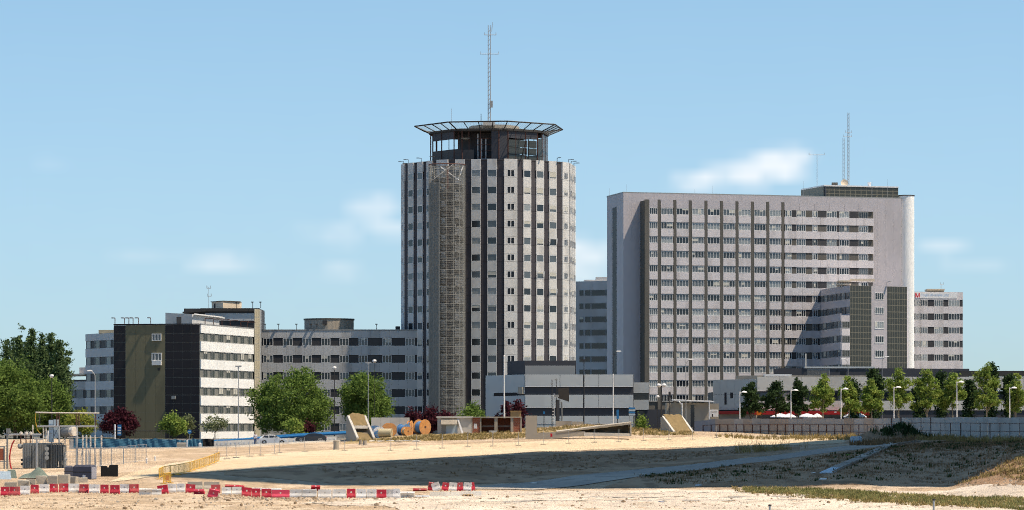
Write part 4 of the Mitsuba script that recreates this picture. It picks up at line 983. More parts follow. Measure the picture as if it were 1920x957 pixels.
tufts('straw_grass', 'straw grass mixed into the green strip of the right foreground', 'straw', inside([(1370, 915), (1500, 917), (1640, 924), (1925, 934), (1925, 957), (1700, 950), (1500, 935), (1390, 926)], 1100, 5, 1.6), .24, 15)
tufts('mound_grass', 'dry grass on the mound round the concrete shelters', 'straw', inside([(650, 829), (800, 818), (900, 814), (1000, 805), (1100, 798), (1190, 800), (1300, 812), (1300, 817), (1190, 818), (1000, 822), (800, 828)], 2600, 6, 1.0), .34, 16)
tufts('fence_weeds', 'pale weeds growing along the foot of the fence', 'straw', inside([(1340, 818), (1600, 820), (1760, 822), (1920, 826), (1920, 832), (1760, 828), (1600, 826), (1340, 821)], 900, 8, 1.0), .6, 17)
tufts('pit_weeds', 'sparse dark weeds on the shaded slope of the pit', 'weed', inside([(560, 880), (1000, 856), (1400, 842), (1460, 846), (1240, 868), (980, 898), (700, 904)], 600, 9, 2.2), .16, 18)
# the heap of earth against the fence
hx, hy = XP(1664, 432), 432.
X, Y = np.meshgrid(np.linspace(-6.2, 6.2, 60), np.linspace(-5, 5, 34))
Z = 1.55*np.exp(-((X+2.2)/2.6)**2-(Y/2.6)**2)+1.75*np.exp(-((X-2.0)/2.2)**2-(Y/2.4)**2)+(meshkit.fbm(np.stack([X*.9, Y*.9, X*0], -1), 4, 8)-.5)*1.0*np.exp(-(X/5)**2-(Y/3.5)**2)-.12
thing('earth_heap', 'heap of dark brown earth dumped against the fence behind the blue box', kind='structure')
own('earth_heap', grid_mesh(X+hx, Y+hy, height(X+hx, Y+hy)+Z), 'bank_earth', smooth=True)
hp_ = np.c_[R_(5).normal(hx+2.6, 2.2, 130), R_(6).normal(hy-.3, 1.2, 130)]
q0 = (hp_-[hx, hy]); hz_ = height(hp_[:, 0], hp_[:, 1])+1.55*np.exp(-((q0[:, 0]+2.2)/2.6)**2-(q0[:, 1]/2.6)**2)+1.75*np.exp(-((q0[:, 0]-2.0)/2.2)**2-(q0[:, 1]/2.4)**2)-.2
tufts('heap_weeds', 'dark green weeds growing on the right part of the earth heap', 'leaf_dark', np.c_[hp_, hz_], .7, 23, .3, 10, .07)
tufts('bank_scrub', 'bushy brown weeds at the top of the bank by the blue box', 'weed', inside([(1590, 836), (1640, 818), (1720, 818), (1720, 828), (1640, 838)], 260, 10, 1.2), .5, 19, .25, 10, .08)
tufts('edge_weeds', 'tall dry stalks on the pit edge right of the centre', 'straw', inside([(1380, 842), (1500, 838), (1530, 840), (1440, 850), (1380, 852)], 120, 20, .3), .9, 20, .15, 5, .025)
# stones and crumbs of earth in the foreground
rng = R_(77); st_v = MB(); cl_v = MB(); base = trimesh.creation.icosphere(subdivisions=0)
for i in range(2600):
    px, py = rng.uniform(-10, 1930), 957-33*rng.random()**1.3-2
    if rng.random() < .25: px, py = rng.uniform(380, 800), rng.uniform(930, 940)
    if rng.random() < .12: px, py = rng.uniform(1790, 1925), rng.uniform(898, 914)
    g = gnd(px, py); s = rng.uniform(.03, .10)*(2.2 if rng.random() < .06 else 1)
    (cl_v if i % 4 else st_v).add(base.vertices*rng.uniform(.6, 1.2, 3)*s+g+[0, 0, s*.2], base.faces)
thing('clods', 'clods of brown earth strewn over the rough foreground dirt', 'stones', None, 'stuff'); own('clods', cl_v, 'clod_earth')
thing('stones', 'small stones and clods scattered over the foreground dirt', 'stones', None, 'stuff'); own('stones', st_v, 'concrete')

# ------------------------------------------------------------------ street lamps, poles, signs
def pole_base(px, d): x = XP(px, d); return np.array([x, d, hz(x, d)])
def lamp(label, px, d, top, kind, m='steel', r=.09, group=None):
    k = thing('street_lamp', label, 'street lamp', group); b = pole_base(px, d); zt = ZP(top, d)
    put('pole', MB().tube(b-[0, 0, .2], [b[0], d, zt-(1.2 if kind == 'curve' else 0)], r, r*.65, 8), m, k)
    if kind == 'curve' or kind == 'curveR':
        s = -1 if kind == 'curve' else 1
        z1 = zt-1.2 if s < 0 else zt-1.0
        pts = [[b[0]+s*1.1*(1-math.cos(t)), d, z1+1.1*math.sin(t)] for t in np.linspace(0, 1.35, 8)]
        put('arm', MB().path(pts, r*.6, 6), m, k)
        e = pts[-1]; put('lamp_head', MB().hexa([[e[0]-.45, d-.14, e[2]-.08], [e[0]+.45, d-.14, e[2]-.08], [e[0]+.45, d+.14, e[2]-.08], [e[0]-.45, d+.14, e[2]-.08]], [[e[0]-.35, d-.09, e[2]+.1], [e[0]+.3, d-.09, e[2]+.1], [e[0]+.3, d+.09, e[2]+.1], [e[0]-.35, d+.09, e[2]+.1]]), 'white_paint', k)
    elif kind == 'tee':
        put('lamp_head', MB().box(b[0]-.5, b[0]+.5, d-.15, d+.15, zt-.05, zt+.15), m, k); put('lamp_head', MB().box(b[0]-.12, b[0]+.12, d-.12, d+.12, zt-.3, zt-.05), m, k)
    elif kind == 'ball':
        put('lamp_head', MB().lathe([(0, .32), (.28, .22), (.36, .02), (.22, -.2), (0, -.24)], (b[0], d, zt), 14), 'white_paint', k, smooth=True)
    elif kind == 'side':
        put('arm', MB().tube([b[0], d, zt-.25], [b[0]+.5, d, zt-.05], .05), m, k)
        put('lamp_head', MB().lathe([(0, .26), (.3, .2), (.5, .02), (.5, -.05), (0, -.08)], (b[0]+.75, d, zt-.12), 14), 'white_paint', k, smooth=True)
    return k
lamp('tall curved street lamp in front of the shaded wing at the far left', 178.5, 500, 694, 'curve', 'steel', .1)
lamp('street lamp with a white head among the left trees', 97, 500, 706, 'ball', 'dark_steel')
lamp('tall street lamp in front of the white banded wing', 447, 505, 688, 'tee', 'steel')
lamp('street lamp with a white globe at the right edge of the large round tree', 627, 520, 691, 'ball', 'dark_steel')
lamp('tall street lamp in front of the two-lobed tree', 690.5, 525, 681, 'tee', 'steel', .08)
lamp('thin street lamp with a white head just left of the two-lobed tree lamp', 702, 530, 678, 'ball', 'dark_steel', .05)
lamp('curved street lamp in front of the wide block left columns', 1286, 545, 675, 'curveR', 'frame_grey', .07)
lamp('tall curved dark lamp left of the wide block', 1151, 560, 660, 'curveR', 'dark_steel', .06)
lamp('tall dark lamp in front of the shaded wing between tower and wide block', 1095, 560, 676, 'tee', 'dark_steel', .09)
for i, (px, top) in enumerate(((1387, 735), (1483, 731.5), (1577, 729), (1676, 726), (1794, 716), (1893, 727))):
    lamp(f'white street lamp with a dish head behind the fence, {nth(i)} from the left', px, 540, top, 'side', 'white_paint', .12, 'white street lamps behind the fence')
for i, (px, top) in enumerate(((1590, 672), (1654, 670))):
    lamp(['curved lamp with white head in front of the annex light squares', 'curved blue grey lamp at the annex window strip'][i], px, 590, top, 'curve' if i == 0 else 'curveR', 'frame_grey', .06)
lamp('lamp with a white globe low beside the entrance shelter', 1233, 556, 745, 'ball', 'dark_steel', .06)
k = thing('globe_lamp', 'dark post with a pair of large white globes in front of the wide block', 'street lamp')
b = pole_base(1240, 530); put('pole', MB().tube(b, [b[0], 530, ZP(724, 530)], .14, .1, 8), 'dark_steel', k)
for s in (-1, 1): put('globe', MB().lathe([(0, .36), (.3, .26), (.42, .02), (.3, -.22), (0, -.3)], (b[0]+s*.42, 530, ZP(723.5, 530)), 14), 'white_paint', k, smooth=True)
k = thing('traffic_light', 'dark traffic light on a pole beside the globe lamp', 'traffic light'); b = pole_base(1255.5, 535)
put('pole', MB().tube(b, [b[0], 535, ZP(737, 535)], .06), 'dark_steel', k); put('signal_head', MB().box(b[0]-.18, b[0]+.18, 534.8, 535.2, ZP(746, 535), ZP(735, 535)), 'dark_steel', k)
for q in range(3): put('lens', MB().lathe([(0, .05), (.1, 0)], (0, 0, 0), 10), 'glass_dark', k, place(b[0], 534.78, ZP(737.5+q*3, 535))@np.array(T().rotate([1, 0, 0], 90).matrix))
for lab, px, top, m, r in (('white flagpole in front of the dim tower facet', 945.5, 668, 'white_paint', .15), ('white flagpole in front of the grey panelled building', 1150, 703, 'white_paint', .13)):
    k = thing('flagpole', lab, 'pole'); b = pole_base(px, 548); put('pole', MB().tube(b, [b[0], 548, ZP(top, 548)], r, r*.7, 8), m, k); put('finial', MB().lathe([(0, .15), (.13, 0), (0, -.1)], (b[0], 548, ZP(top, 548)), 10), m, k)
# the dark board on its masts in front of the grey building
k = thing('road_sign', 'large dark road sign seen from behind on masts before the grey panelled building', 'sign'); d = 535.
g0 = pole_base(1050, d)[2]
put('board', MB().hexa([[XP(1046, d), d, ZP(747, d)], [XP(1067, d), d+.6, ZP(754, d)], [XP(1067, d), d+.9, ZP(754, d)], [XP(1046, d), d+.3, ZP(747, d)]], [[XP(1046, d), d, ZP(729, d)], [XP(1067, d), d+.6, ZP(727, d)], [XP(1067, d), d+.9, ZP(727, d)], [XP(1046, d), d+.3, ZP(729, d)]]), 'dark_steel', k)
put('post', MB().box(XP(1042, d), XP(1049, d), d-.2, d+.5, g0, ZP(750, d)), 'dark_grey', k)
put('post', MB().tube([XP(1054.5, d), d, g0], [XP(1053, d), d, ZP(754, d)], .14), 'tank_grey', k)
for px, top in ((1035, 713), (1043, 711)): put('mast', MB().tube([XP(px, d), d-.3, g0], [XP(px, d), d-.3, ZP(top, d)], .07), 'dark_steel', k)
lad = MB()
for q in range(9): lad.tube([XP(1035, d), d-.3, ZP(790-6*q, d)], [XP(1039, d), d-.3, ZP(790-6*q, d)], .05)
put('ladder', lad.tube([XP(1039, d), d-.3, g0], [XP(1039, d), d-.3, ZP(738, d)], .05), 'white_paint', k)
put('floodlight', MB().box(XP(1039, d), XP(1048, d), d-.7, d-.2, ZP(745, d), ZP(741, d)), 'frame_grey', k); put('camera', MB().box(XP(1040, d), XP(1045, d), d-.5, d-.1, ZP(714, d), ZP(711.5, d)), 'frame_grey', k)
def sign(label, px, d, base, x0, x1, y0, y1, m, post=True, pm='dark_steel', extra=None):
    k = thing('road_sign', label, 'sign'); zb = hz(XP(px, d), d)
    if post: put('post', MB().tube([XP(px, d), d, zb], [XP(px, d), d, ZP(y0+1, d)], .07), pm, k)
    put('plate', MB().box(XP(x0, d), XP(x1, d), d-.12, d-.07, ZP(y1, d), ZP(y0, d)), m, k)
    if extra: extra(k)
    return k
def stripes(k):
    d = 530.
    for q in range(3): put('stripe', MB().box(XP(221, d), XP(227, d), d-.17, d-.12, ZP(803.5+q*5, d), ZP(801.5+q*5, d)), 'white_paint', k)
sign('blue and white sign board in front of the dark purple tree', 224, 530, 0, 220.5, 227.5, 797, 817, 'blue_paint', extra=stripes)
k = thing('white_post', 'slim white post beside the blue and white sign', 'post'); b = pole_base(215.5, 530); own(k, MB().tube(b, [b[0], 530, ZP(797, 530)], .16, n=8).tube([b[0], 530, ZP(797, 530)], [b[0], 530, ZP(796, 530)], .1, .02, n=8), 'white_paint')
k = thing('road_sign', 'round blue traffic sign at the end of the blue mesh fence', 'sign'); d = 520.; b = pole_base(355.5, d)
put('post', MB().tube(b, [b[0], d, ZP(812, d)], .05), 'frame_grey', k); put('plate', MB().tube([b[0], d-.1, ZP(810, d)], [b[0], d-.06, ZP(810, d)], .33, n=20), 'blue_paint', k); put('bar', MB().box(b[0]-.2, b[0]+.2, d-.13, d-.1, ZP(810, d)-.05, ZP(810, d)+.05), 'white_paint', k)
sign('narrow blue sign on a pole left of the concrete block', 1020, 515, 0, 1018.3, 1021.7, 772, 777, 'blue_paint')
sign('tall narrow blue sign panel right of the white flagpole', 1158, 520, 0, 1156, 1160.5, 769, 786, 'blue_paint')
k = thing('road_sign', 'stack of blue direction arrows beside the grey panelled building', 'sign'); d = 530.; zb = hz(XP(1185, d), d)
for px in (1180, 1189): put('post', MB().tube([XP(px, d), d, zb], [XP(px, d), d, ZP(763, d)], .05), 'frame_grey', k)
for q in range(4): put('arrow_plate', MB().slab([(XP(1179, d), ZP(767.5+q*4, d)), (XP(1190, d), ZP(767.5+q*4, d)), (XP(1191.5, d), ZP(766+q*4, d)), (XP(1190, d), ZP(764.3+q*4, d)), (XP(1179, d), ZP(764.3+q*4, d))], d-.1, d-.05), 'pale_blue' if q % 2 else 'blue_paint', k)
k = thing('information_board', 'white information board with dark windows of print by the entrance shelter', 'sign'); d = 535.; zb = hz(XP(1338, d), d)
for px in (1332, 1344): put('post', MB().tube([XP(px, d), d, zb], [XP(px, d), d, ZP(770, d)], .06), 'frame_grey', k)
put('plate', MB().box(XP(1330, d), XP(1346.5, d), d-.12, d-.06, ZP(782, d), ZP(768.5, d)), 'white_paint', k)
for q in range(3): put('print_line', MB().box(XP(1332, d), XP(1344, d), d-.15, d-.12, ZP(772+q*1.6, d), ZP(771.2+q*1.6, d)), 'frame_grey', k)
put('print_block', MB().box(XP(1334.5, d), XP(1337, d), d-.15, d-.12, ZP(782, d), ZP(777, d)), 'dark_steel', k)
# white sunshades of the terrace
for i, (px, w, d) in enumerate(((1463, 38, 575), (1480, 26, 582), (1513, 36, 575), (1532, 20, 580), (1592, 22, 578), (1613, 24, 578))):
    k = thing('sunshade', f'white square sunshade of the terrace under the red canopy, {nth(i)} from the left', 'sunshade', 'white sunshades on the terrace')
    r = m_(w, d)/2; z = ZP(782, d); x = XP(px, d)
    put('cloth', MB().lathe([(0, z+.62), (r*.5, z+.40), (r, z), (r, z-.12)], (x, d, 0), 8), 'white_paint', k)
    put('pole', MB().tube([x, d, 3.3], [x, d, z+.6], .05), 'steel', k); put('foot', MB().tube([x, d, 3.4], [x, d, 3.5], .4, n=12), 'concrete', k)

# ------------------------------------------------------------------ plastic road barriers
def hull(pts): return m3.Manifold.hull_points(np.asarray(pts, float))
def to_tm(m):
    q = m.to_mesh(); return trimesh.Trimesh(q.vert_properties[:, :3], q.tri_verts, process=False)
def barrier_mesh(w):
    prof = [(-.21, 0), (.21, 0), (.21, .20), (.10, .42), (.08, .78), (-.08, .78), (-.10, .42), (-.21, .20)]
    b = m3.Manifold.extrude(m3.CrossSection([np.array(prof)]), w)
    b = b.rotate([90, 0, 90]).translate([-w/2, 0, 0])
    b -= m3.Manifold.cylinder(1.0, .075, .075, 18, True).rotate([90, 0, 0]).translate([0, 0, .50])
    for x in (-w*.27, w*.27): b -= m3.Manifold.cube([w*.22, 1.0, .10], True).translate([x, 0, .04])
    for x in (-w*.30, w*.30):
        for s in (-1, 1): b -= m3.Manifold.cube([.03, .05, .8], True).translate([x, s*.105, .55])
    return to_tm(b)
_bm = {}
def barrier(label, px0, px1, py, col, tilt=0., lay=0, yaw=None, group='plastic road barriers of the long row', lift=0., hs=1.):
    g = gnd((px0+px1)/2, py); d = g[1]; w = max(.55, round((px1-px0)*d/F, 1))
    if w not in _bm: _bm[w] = mikit.ply(barrier_mesh(w))
    k = thing('road_barrier', label, 'barrier', group)
    yaw = (rb_.uniform(-.12, .12) if yaw is None else yaw)
    M = place(g[0], d, g[2]-.03+lift, yaw)
    if lay: M = M@np.array(T().rotate([1, 0, 0], lay).matrix)
    if tilt: M = M@np.array(T().rotate([0, 1, 0], tilt).matrix)
    M = M@np.diag([1, 1, hs, 1])
    m = {'R': 'red_plastic', 'W': 'white_plastic', 'G': 'grey_plastic', 'P': 'pink_plastic'}[col]
    put('body', _bm[w], m, k, M)
    put('filler_cap', MB().tube([0, -.02, .80], [0, -.02, .77], .05, n=10).tube([0, -.105, .50], [0, .105, .50], .06, n=10, caps=True), 'white_plastic' if col != 'W' else 'grey_plastic', k, M)
    return k
rb_ = R_(9)
rowA = [(1, 17, 929, 'R'), (18, 37, 929, 'R'), (38, 56, 928, 'W'), (57, 73, 926.5, 'R'), (74, 92, 925.5, 'W'), (93, 109, 924.5, 'R'), (111, 128, 924.5, 'R'), (129, 148, 924.5, 'W'), (149, 166, 925, 'R'), (167, 187, 925.5, 'W'), (188, 204, 926.5, 'R'), (207, 224, 927.5, 'R'), (225, 243, 925.5, 'W'), (243, 260, 925.5, 'R')]
names = {'R': 'red', 'W': 'white', 'G': 'grey', 'P': 'pinkish red'}
for i, (a, b, py, c) in enumerate(rowA):
    barrier(f'{names[c]} plastic barrier standing in the left row below the transformer, {nth(i)} from the left', a, b, py, c)
rowB = [(260, 285, 928, 'W', 0, 35, 'white plastic barrier lying flat between two red ones', .8), (285, 303, 928, 'W', 0, 20, 'short white barrier leaning back left of the tilted red one', .7), (297, 316, 926.5, 'R', -8, 0, 'red barrier tilted to the right near the yellow fence', 1), (315, 330, 924, 'W', 0, 0, 'white barrier right of the tilted red one', 1), (331, 347, 923.5, 'W', 0, 0, 'white barrier left of the red barrier before the grey pair', 1),
        (348, 365, 925, 'R', 4, 0, 'red barrier in front of the left grey concrete block', 1), (365, 384, 927, 'P', 0, 60, 'faded pinkish red barrier toppled on its back', 1), (396, 413, 926, 'R', 0, 0, 'red barrier standing behind the fallen red one', 1), (388, 407, 933, 'P', 14, 25, 'red barrier slumped forward out of the row', 1),
        (416, 434, 928, 'W', 0, 0, 'white barrier under the long red lying barrier', .85), (435, 453, 928, 'W', 0, 0, 'white barrier just left of the first of three close red ones', .85), (453, 470, 932, 'R', 6, 0, 'first of three close red barriers from the left, slightly tilted', 1), (472, 488, 933, 'R', 0, 0, 'middle one of three close red barriers', 1), (491, 508, 933.5, 'R', 0, 0, 'third of three close red barriers from the left', 1), (509, 543, 933.5, 'P', 0, 0, 'long pinkish red barrier at the right end of the red run', .9),
        (544, 566, 933.5, 'W', 0, 0, 'white barrier right of the long pinkish one', .9), (567, 594, 933.5, 'W', 0, 8, 'wide leaning white barrier left of the white run', .9), (596, 622, 935.5, 'W', 0, 0, 'first white barrier of the run left of a single red one', .95), (623, 649, 935.5, 'W', 0, 0, 'white barrier touching the left side of a single red one', .95), (650, 667, 935.5, 'R', 0, 0, 'single red barrier between white runs, left one of two', 1),
        (668, 687, 935.5, 'W', 0, 0, 'white barrier right of the left single red one', 1), (688, 706, 935.5, 'W', 0, 0, 'white barrier left of the right single red one', 1), (706, 724, 935.5, 'R', 0, 0, 'single red barrier between white runs, right one of two', 1), (724, 738, 935, 'G', 0, 0, 'greyish barrier right of the right single red one', 1), (738, 750, 935, 'W', 0, 0, 'last standing white barrier of the row at its right end', 1.05),
        (751, 779, 934, 'W', 0, 50, 'white barrier fallen over at the right end of the row', 1), (780, 806, 935, 'W', 0, 75, 'white barrier lying flat at the far right end of the row', 1)]
for a, b, py, c, ti, la_, lab, hs in rowB: barrier(lab, a, b, py, c, ti, la_, hs=hs)
for a, b, py, c, ti, la_, lab in ((422, 457, 919, 'R', 6, 60, 'long dark red barrier lying behind the white ones'), (458, 492, 920, 'W', 0, 80, 'white barrier lying behind the red run, left one'), (493, 528, 920.5, 'W', 0, 80, 'white barrier lying behind the red run, right one'), (583, 600, 921, 'R', 0, 55, 'red barrier lying behind the long white run')):
    barrier(lab, a, b, py, c, ti, la_, group='barriers lying behind the long row')
for i, (a, b, py, c, ti, la_) in enumerate(((774, 800, 921, 'R', 0, 75), (801, 814, 920.5, 'R', 12, 20), (813, 827, 921, 'W', -18, 0), (827, 840, 921, 'R', 10, 0), (841, 856, 921, 'W', 6, 0), (857, 869, 921, 'R', -6, 0), (869, 883, 921, 'W', 4, 0), (882, 889, 921, 'R', -8, 0))):
    barrier(f'{names[c]} barrier of the heap lying in the pit shadow, {nth(i)} from the left', a, b, py, c, ti, la_, group='barriers heaped in the pit shadow')
for i, (a, b) in enumerate(((352, 380), (382, 411))):
    g = gnd((a+b)/2, 917); w = (b-a)*g[1]/F
    k = thing('concrete_barrier', ['grey concrete barrier behind the red ones, left one of the pair', 'grey concrete barrier behind the fallen red ones, right one of the pair'][i], 'barrier')
    own(k, to_tm(m3.Manifold.extrude(m3.CrossSection([np.array([(-.3, 0), (.3, 0), (.28, .1), (.1, .3), (.08, .62), (-.08, .62), (-.1, .3), (-.28, .1)])]), w).rotate([90, 0, 90]).translate([-w/2, 0, 0])), 'concrete', place(g[0], g[1], g[2], .1*(i*2-1)))
# white concrete edge right of the row
k = thing('concrete_kerb', 'long pale concrete edging lying on the ground right of the barrier row', 'kerb')
for i in range(5):
    a, b = 806+i*19.5, 806+(i+1)*19.5-.6
    g0, g1 = gnd(a, 933-i*.6), gnd(b, 932.5-i*.6)
    put('block', MB().hexa([[g0[0], g0[1], g0[2]-.1], [g1[0], g1[1], g1[2]-.1], [g1[0], g1[1]+.5, g1[2]-.1], [g0[0], g0[1]+.5, g0[2]-.1]], [[g0[0], g0[1]+.05, g0[2]+.42], [g1[0], g1[1]+.05, g1[2]+.40], [g1[0], g1[1]+.45, g1[2]+.40], [g0[0], g0[1]+.45, g0[2]+.42]]), 'pale_concrete', k)
k = thing('pallet', 'small wooden pallet on the ground in front of the concrete edging', 'pallet'); g = gnd(877, 931)
for q in range(5): put('plank', UB, 'tan_wood', k, place(g[0]-.4, g[1]-.35+q*.16, g[2]+.14)@np.diag([.85, .12, .03, 1]))
for q in range(3): put('bearer', UB, 'tan_wood', k, place(g[0]-.4+q*.38, g[1]-.35, g[2]-.02)@np.diag([.09, .76, .15, 1]))

# ------------------------------------------------------------------ fences
def rail_panel(k, a, b, h, bars, m, r=.025, z0=.15, feet=True):
    """a pedestrian barrier panel between two ground points"""
    a, b = np.asarray(a), np.asarray(b); up = np.array([0, 0, 1.])
    f = MB().tube(a+up*z0, b+up*z0, r*1.2).tube(a+up*h, b+up*h, r*1.2).tube(a, a+up*h, r*1.2).tube(b, b+up*h, r*1.2)
    put('frame', f, m, k)
    bb = MB()
    for t in np.linspace(0, 1, bars+2)[1:-1]: q = a+(b-a)*t; bb.tube(q+up*z0, q+up*h, r*.8, n=4)
    put('bars', bb, m, k)
    if feet:
        n = np.cross((b-a)/np.linalg.norm(b-a), up)
        for q in (a, b): put('foot', MB().tube(q-n*.3+up*.03, q+n*.3+up*.03, r*1.2), m, k)
yp = [(411, 866), (402, 870), (393, 874), (383, 877.5), (374, 880.5), (365, 883.5), (356, 886), (345, 889), (334, 891.5), (320, 893.5), (306, 896), (298, 900)]
for i in range(len(yp)-1):
    a, b = gnd(*yp[i]), gnd(*yp[i+1])
    k = thing('pedestrian_fence', f'yellow metal crowd barrier in the line along the sand road, {nth(i)} from the far end', 'fence', 'yellow crowd barriers')
    rail_panel(k, a+(b-a)*.02, b-(b-a)*.02, 1.0, 5, 'yellow_paint', .032)
k = thing('pedestrian_fence', 'single yellow crowd barrier standing apart facing the camera near the pit tip', 'fence')
rail_panel(k, gnd(306.5, 908), gnd(320, 907), .95, 6, 'yellow_paint', .04)
put('board', MB().box(-.2, .2, -.03, .03, .3, .75), 'orange_wood', k, place(*gnd(313, 907.5)))
posts = [(407, 852), (425.6, 862), (443, 860), (468, 857), (489, 855), (515, 853), (524, 851), (572, 848), (646, 846), (732.5, 846), (781, 844), (829, 842), (877, 840), (924, 838), (972, 837), (1019, 835), (1066, 833), (1114, 831), (1160, 830), (1207, 828), (1254, 826), (1299, 825), (1343, 822)]
prev = None
for i, (px, py) in enumerate(posts):
    g = gnd(px, py); k = thing('fence_post', f'thin steel fence post with a concrete foot along the sand road, {nth(i)} from the left', 'post', 'thin fence posts along the sand road')
    le = rb_.uniform(-.06, .06)
    put('pole', MB().tube(g, g+[le, 0, 1.85], .035, n=6), 'steel', k)
    put('foot', MB().box(-.38, .38, -.12, .12, 0, .13), 'concrete', k, place(*g, rb_.uniform(-.2, .2)))
for i in range(7):
    a, b = gnd(122+i*22, 884-i*2.6), gnd(143+i*22, 881.6-i*2.6)
    k = thing('mesh_fence', f'thin galvanised mesh fence panel behind the transformer, {nth(i)} from the left', 'fence', 'mesh fence panels behind the transformer')
    up = np.array([0, 0, 1.])
    put('frame', MB().tube(a, a+up*1.9, .03).tube(b, b+up*1.9, .03).tube(a+up*1.9, b+up*1.9, .02).tube(a+up*.15, b+up*.15, .02), 'steel', k)
    w = MB()
    for t in np.linspace(0, 1, 9)[1:-1]: w.tube(a+(b-a)*t+up*.15, a+(b-a)*t+up*1.9, .012, n=3)
    put('wires', w, 'steel', k)
# hoarding on the right
hf = thing('hoarding_fence', 'long fence of grey and beige boards held by dark red posts on the right', 'fence')
fx = [(1302, 814, 790, 524), (1342, 814.5, 786, 520), (1450, 813.5, 785.5, 512), (1600, 815.5, 785.5, 500), (1700, 818, 784, 470), (1800, 820.5, 783.5, 432), (1925, 823, 783, 392), (2010, 826, 782, 372)]
fxa = np.array(fx, float)
def fp(px): return tuple(np.interp(px, fxa[:, 0], fxa[:, i]) for i in (1, 2, 3))
edges = [1302]
while edges[-1] < 1990: edges.append(edges[-1]+(13 if edges[-1] < 1340 else 17.5+rb_.uniform(-1.5, 1.5))*(1 if edges[-1] < 1680 else 1.12))
for i in range(len(edges)-1):
    a, b = edges[i], edges[i+1]-.25
    (ba, ta, da), (bb_, tb_, db) = fp(a), fp(b)
    A, B = np.array([XP(a, da), da, ZP(ba+4, da)]), np.array([XP(b, db), db, ZP(bb_+4, db)])
    h = rb_.uniform(-.05, .05); off = rb_.uniform(-.03, .03)
    za, zb = ZP(ta, da)+h, ZP(tb_, db)+h+rb_.uniform(-.03, .03)
    A[1] += off; B[1] += off
    m = 'fence_blue' if a < 1340 else ('fence_beige' if rb_.random() < .42 and a < 1700 else 'fence_grey')
    put('panel', MB().hexa([A, B, B+[0, .06, 0], A+[0, .06, 0]], [[A[0], A[1], za], [B[0], B[1], zb], [B[0], B[1]+.06, zb], [A[0], A[1]+.06, za]]), m, hf)
ppx = np.concatenate([np.arange(1318, 1690, 15.4), np.arange(1690, 1960, 18.5)])
for px in ppx:
    b, t, dd = fp(px); dd -= .12; x = XP(px, dd); tall = .55 if px < 1670 else (.95 if px < 1760 else .68)
    le = rb_.uniform(-.08, .08)
    put('post', MB().tube([x, dd-.05, ZP(b+3, dd)], [x+le, dd, ZP(b-(b-t)*tall-2, dd)], .06, n=5), 'rust_steel', hf)
for (p0, p1, f0) in ((1318, 1690, .62), (1318, 1690, .17), (1690, 1960, .72), (1690, 1960, .32)):
    for q0 in np.arange(p0, p1-1, 31):
        q1 = min(q0+31, p1); e = []
        for q in (q0, q1): b, t, dd = fp(q); dd -= .2; e.append([XP(q, dd), dd, ZP(b-(b-t)*f0+rb_.uniform(-.3, .3), dd)])
        put('rail', MB().tube(e[0], e[1], .035, n=5), 'rust_steel', hf)
# blue mesh sheeting at the left, concrete road barriers, pipes, kerb
bf = thing('blue_fence', 'blue debris netting stretched along the street below the black tiled wall', 'fence')
e = [(138, 822, 840), (190, 822, 841), (240, 822.5, 841), (262, 823, 841), (290, 822, 840.5), (330, 823.5, 840.5), (349, 825, 841), (362, 822, 840.5), (380, 823, 840.5)]
for i in range(len(e)-1):
    d = 460.; a, b = e[i], e[i+1]; n = 6
    gx_ = np.linspace(XP(a[0], d), XP(b[0], d), n+1); v = []
    for r in range(5):
        for c in range(n+1):
            t = c/n; z = (ZP(a[2], d)*(1-t)+ZP(b[2], d)*t)*(1-r/4)+(ZP(a[1], d)*(1-t)+ZP(b[1], d)*t)*(r/4)
            v.append([gx_[c], d+.10*math.sin(c*2.1+i+r*.8), z-(.12 if r == 4 and 0 < c < n else 0)])
    f = [[r*(n+1)+c, r*(n+1)+c+1, (r+1)*(n+1)+c+1, (r+1)*(n+1)+c] for r in range(4) for c in range(n)]
    me = trimesh.Trimesh(v, np.vstack([np.array(f)[:, [0, 1, 2]], np.array(f)[:, [0, 2, 3]]]), process=False)
    put('sheet', me, 'blue_sheet', bf)
    put('post', MB().tube([XP(a[0], d), d+.2, ZP(a[2], d)], [XP(a[0], d), d+.2, ZP(a[1]-1, d)], .05), 'dark_steel', bf)
k = thing('wire_fence', 'thin dark framed wire fence above the blue netting by the purple tree', 'fence'); d = 505.
put('frame', MB().tube(P(192, 809, d), P(317, 808.5, d), .05).tube(P(317, 808.5, d), P(317, 828, d), .06).tube(P(192, 809, d), P(192, 828, d), .05), 'dark_steel', k)
ww = MB()
for px in np.arange(194, 317, 3.5): ww.tube(P(px, 809, d), P(px, 826, d), .012, n=3)
put('wires', ww, 'dark_steel', k)
k = thing('dark_tarp', 'black tarpaulin hung over a frame at the right end of the blue netting', 'tarpaulin'); d = 462.
tv = []; 
for r in range(4):
    for c in range(7): tv.append([XP(380+c*3.4-(r == 0)*c*.2, d), d-.1*math.sin(c*1.7+r), ZP(840-(17-.25*c)*r/3, d)])
tfc = np.array([[r*7+c, r*7+c+1, (r+1)*7+c+1, (r+1)*7+c] for r in range(3) for c in range(6)])
put('cloth', trimesh.Trimesh(tv, np.vstack([tfc[:, [0, 1, 2]], tfc[:, [0, 2, 3]]]), process=False), 'black_rubber', k); put('post', MB().tube(P(400.5, 841, d), P(400.5, 821, d), .05), 'dark_steel', k)
